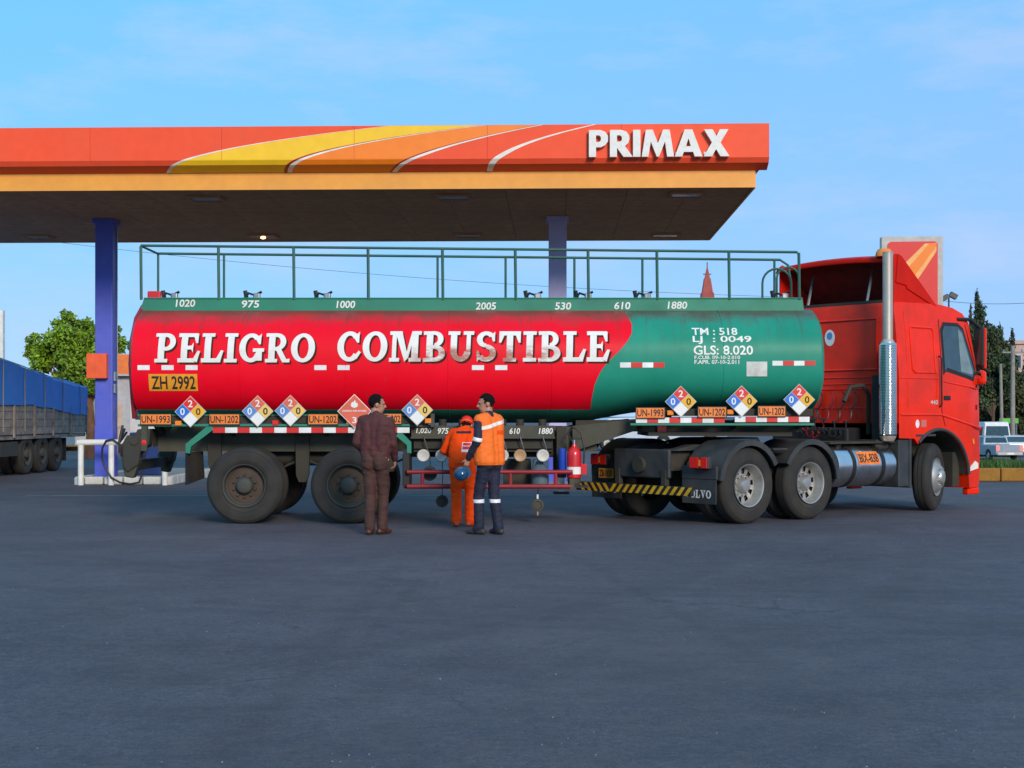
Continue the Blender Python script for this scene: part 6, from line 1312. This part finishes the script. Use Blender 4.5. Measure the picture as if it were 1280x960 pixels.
pa = figure('person', 'man in dark maroon jacket and brown trousers watching with his back turned', (X(469, 18.0), 18.0, 0), R(-14), 1.75, R(3), R(-62), R(4),
            ((-.235, -.02, 1.14), (.225, .02, 1.13)), ((-.17, .17, .98), (.20, .17, .93)), (((.3, .5, -.8), (1, 0, 0)), ((-.1, .4, -.9), (-1, 0, 0))), ((-.055, -.05, R(-8)), (.065, .07, R(18))), ((-.07, .02, .49), (.075, .09, .49)),
            dict(bulk=.90, garments={'jacket': ({'torso': .93, 'arms': 1}, .013), 'trousers': ({'legs': 1}, .013), 'shoes': ({'shoes': 1}, .01)}))
pb_ = figure('person', 'worker in orange coverall and red cap bending towards the tanker valves', (X(578, 19.30), 19.30, 0), R(-6), 1.64, R(38), R(0), R(34),
            ((-.30, .26, 1.07), (.27, .34, 1.02)), ((-.19, .46, .98), (.12, .56, 1.0)), (((.4, .9, -.1), DN), ((-.2, .95, .1), DN)), ((-.085, -.02, R(-12)), (.10, .03, R(14))), ((-.09, .03, .49), (.10, .07, .49)),
            dict(bulk=1.0, garments={'coverall': ({'torso': .80, 'arms': 1, 'legs': 1}, .013), 'shoes': ({'shoes': 1}, .01)}))
pc = figure('person', 'man in navy overalls and orange safety vest facing left, holding a blue helmet', (X(612, 18.0), 18.0, 0), R(50), 1.76, R(2), R(50), R(6),
            ((-.235, -.01, 1.16), (.22, .06, 1.15)), ((-.23, .15, .94), (.16, .24, 1.02)), (((-.05, .3, -.95), (.6, .8, 0)), ((-.3, .8, .1), (-1, 0, 0))), ((-.08, .10, R(-8)), (.08, -.08, R(15))), ((-.08, .11, .50), (.08, .0, .49)),
            dict(bulk=.88, garments={'shirt': ({'torso': .90, 'arms': 1}, .013), 'trousers': ({'legs': 1}, .013), 'shoes': ({'shoes': 1}, .01)}))
vest = MB(); kC = pc[2]['k']; UC = pc[2]['U']
for s in (-1, 1):
    vest.cap(UC(s*.11, -.01, 1.37), UC(s*.115, 0, 1.10), 0.1092*kC, 0.1118*kC); vest.cap(UC(s*.115, 0, 1.10), UC(s*.115, .005, .93), 0.1135*kC, 0.1247*kC); vest.cap(UC(s*.06, -.01, 1.445), UC(s*.17, 0, 1.415), 0.0671*kC, 0.0757*kC); vest.cap(UC(s*.095, -.055, 1.32), UC(s*.09, -.055, .90), 0.0757*kC, 0.0903*kC)
vest.cap(UC(0, 0, 1.36), UC(0, -.01, .90), 0.1161*kC, 0.1290*kC)
figs = [pa, pb_, pc]; objs = []
for root, g, inf in figs:
    for nm, (m, vox, sm) in g.items(): objs.append((root, nm, remesh(m, vox, sm)))
objs.append((pc[0], 'vest', remesh(vest, .013, 5)))
meshes = bake([o[2] for o in objs]); made = {}
gm = {('jacket', 0): 'jacket_brown', ('trousers', 0): 'trousers_brown', ('shoes', 0): 'shoe_brown', ('coverall', 1): 'coverall', ('shoes', 1): 'boot_orange', ('shirt', 2): 'navy', ('trousers', 2): 'navy', ('shoes', 2): 'shoe_dark', ('vest', 2): 'vest_orange'}
roots = [f[0] for f in figs]
for (root, nm, _), me in zip(objs, meshes):
    i = roots.index(root); me.materials.clear(); me.materials.append(MATS[gm.get((nm, i), 'skin')])
    if nm in ('jacket', 'coverall', 'shirt', 'vest', 'trousers'):
        wrinkle(me, .007 if nm != 'vest' else .004, 9, 3+i, (1, 1, 2.4)); wrinkle(me, .004, 22, 9+i, (.8, .8, 2.2))
    if nm == 'vest':       # straight lower hem and open neck
        b = bmesh.new(); b.from_mesh(me); r_ = bmesh.ops.bisect_plane(b, geom=b.verts[:]+b.edges[:]+b.faces[:], plane_co=(0, 0, .86*kC), plane_no=(0, 0, -1), clear_outer=True); b.to_mesh(me); b.free()
    me.shade_smooth(); o = link_mesh(nm, me, root); made[nm, i] = o
# eyes, hair, caps
for i, (root, g, inf) in enumerate(figs):
    hp, HM, k = inf['hp'], inf['HM'], inf['k']; body = made['body', i]
    for s in (-1, 1): MB().sphere(hp(s*.031, .083, .008), (.011*k, .006*k, .008*k), 10, 7, HM).build('eye', 'eye_dark', body, smooth=True)
    h = MB(); h.sphere(hp(0, -.016, .036), (.081*k, .097*k, .096*k), 44, 30, HM); me = h.mesh('hair', 'hair_black', True)
    b = bmesh.new(); b.from_mesh(me); inv = HM.transposed(); hc = inf['hc']
    kill = []
    for f in b.faces:
        c = inv @ (f.calc_center_median()-hc)/k
        lim = -.058 if c.y < -.045 else (.012 if c.y < .03 else .078)
        if c.z < lim+.012*mnoise.noise(c*60): kill.append(f)
    bmesh.ops.delete(b, geom=kill, context='FACES')
    for v in b.verts:
        c = inv @ (v.co-hc); v.co += (v.co-hc).normalized()*(.012*mnoise.noise(v.co*45)+.008*mnoise.noise(v.co*110+Vector((5, 0, 0))))
    b.to_mesh(me); b.free(); hair = link_mesh('hair', me, root); md = hair.modifiers.new('s', 'SOLIDIFY'); md.thickness = .012; md.offset = -1
    if i == 2: hair.scale = (1, 1, 1)
hp, HM, k = pb_[2]['hp'], pb_[2]['HM'], pb_[2]['k']
m = MB(); m.sphere(hp(0, -.012, .052), (.096*k, .114*k, .094*k), 26, 16, HM); me = m.mesh('cap', 'cap_red', True); b = bmesh.new(); b.from_mesh(me); bmesh.ops.bisect_plane(b, geom=b.verts[:]+b.edges[:]+b.faces[:], plane_co=hp(0, 0, .0), plane_no=HM @ Vector((0, 0, -1)), clear_outer=True); b.to_mesh(me); b.free()
cp = link_mesh('cap', me, pb_[0]); md = cp.modifiers.new('s', 'SOLIDIFY'); md.thickness = .006
m = MB(); P = [hp(.075*math.cos(R(a)), .075+.075*math.sin(R(a)), .012) for a in range(0, 181, 15)]; m.add(P, [tuple(range(len(P)))]); vz = m.build('visor', 'cap_red', cp, recalc=False); md = vz.modifiers.new('s', 'SOLIDIFY'); md.thickness = .006
m = MB(); m.tube([hp(.100*k/k*math.cos(R(a)), -.012+.118*math.sin(R(a)), .018) for a in range(215, 326, 10)], .009, 6); m.build('cap_strap', 'vest_orange', cp)
m = MB(); U = pb_[2]['U']; 
# badge on the back of the coverall
cov = made['coverall', 1].data; zb_ = U(0, 0, 1.30).z
def badge(x0_, x1_, z0_, z1_, off, mat, nm): return cut(cov, [((x1_, 0, 0), (1, 0, 0)), ((x0_, 0, 0), (-1, 0, 0)), ((0, 0, z1_), (0, 0, 1)), ((0, 0, z0_), (0, 0, -1))], off, nm, mat, pb_[0], lambda f: f.normal.y < .1 and f.normal.z > -.6 and f.calc_center_median().y < .30)
badge(-.01, .12, zb_-.16, zb_-.03, .004, 'reflective', 'back_badge'); badge(.0, .108, zb_-.125, zb_-.04, .007, 'cap_red', 'badge_mark'); badge(.01, .10, zb_-.086, zb_-.076, .009, 'reflective', 'badge_line')
badge(-.10, .10, U(0, 0, 1.445).z-.02, U(0, 0, 1.445).z+.012, .004, 'navy', 'collar_band')
# reflective bands
vm = made['vest', 2].data; n0 = Vector((-.22, 0, 1)).normalized(); z0_ = UC(0, 0, 1.36).z
cut(vm, [((0, 0, z0_+.022), n0), ((0, 0, z0_-.022), -n0)], .004, 'reflective_band', 'fascia_white', pc[0], lambda f: f.normal.y < .25)
cut(vm, [((.14, 0, 0), (1, 0, 0)), ((.02, 0, 0), (-1, 0, 0)), ((0, 0, z0_-.075), (0, 0, 1)), ((0, 0, z0_-.125), (0, 0, -1))], .003, 'vest_pocket', 'coverall', pc[0], lambda f: f.normal.y < 0)
tm = made['trousers', 2].data; cut(tm, [((0, 0, .44), (0, 0, 1)), ((0, 0, .395), (0, 0, -1))], .004, 'reflective_band', 'reflective', pc[0])
sm_ = made['shirt', 2].data; e, w_ = pc[2]['el'][-1], pc[2]['wr'][-1]; e2 = e+Vector((0, 0, .02)); dd_ = Vector((0, .25, -1)).normalized()
cut(sm_, [(e2+dd_*.022, dd_), (e2-dd_*.022, -dd_)], .004, 'reflective_band', 'reflective', pc[0], lambda f: f.calc_center_median().x < -.21)
# blue helmet in his left hand
wl = pc[0].matrix_basis @ pc[2]['wr'][-1]
hh = empty('hard_hat', (wl.x-.085, wl.y-.03, wl.z-.19), R(30)); setp(hh, 'shiny dark blue hard hat hanging from the left hand of the vested man', 'helmet'); hh.rotation_euler = (R(100), R(70), R(20)); hh.scale = (.72, .72, .72)
MB().lathe([(.118, 0), (.116, .03), (.105, .075), (.078, .115), (.04, .138), (0, .145)], axis='z', n=24).build('shell', 'hat_blue', hh, smooth=True)
MB().tube([(.119*math.cos(R(a)), .119*math.sin(R(a)), 0) for a in range(0, 360, 15)], .008, 6, closed=True).build('rim', 'hat_blue', hh, smooth=True)
P = [(.10*math.cos(R(a)), .09+.085*math.sin(R(a)), .004) for a in range(0, 181, 15)]; m = MB(); m.add(P, [tuple(range(len(P)))]); o = m.build('peak', 'hat_blue', hh, recalc=False); md = o.modifiers.new('s', 'SOLIDIFY'); md.thickness = .006
MB().tube([(0, -.11*math.cos(R(a)), .006+.146*math.sin(R(a))) for a in range(10, 171, 10)], .010, 6).build('ridge', 'hat_blue', hh, smooth=True)
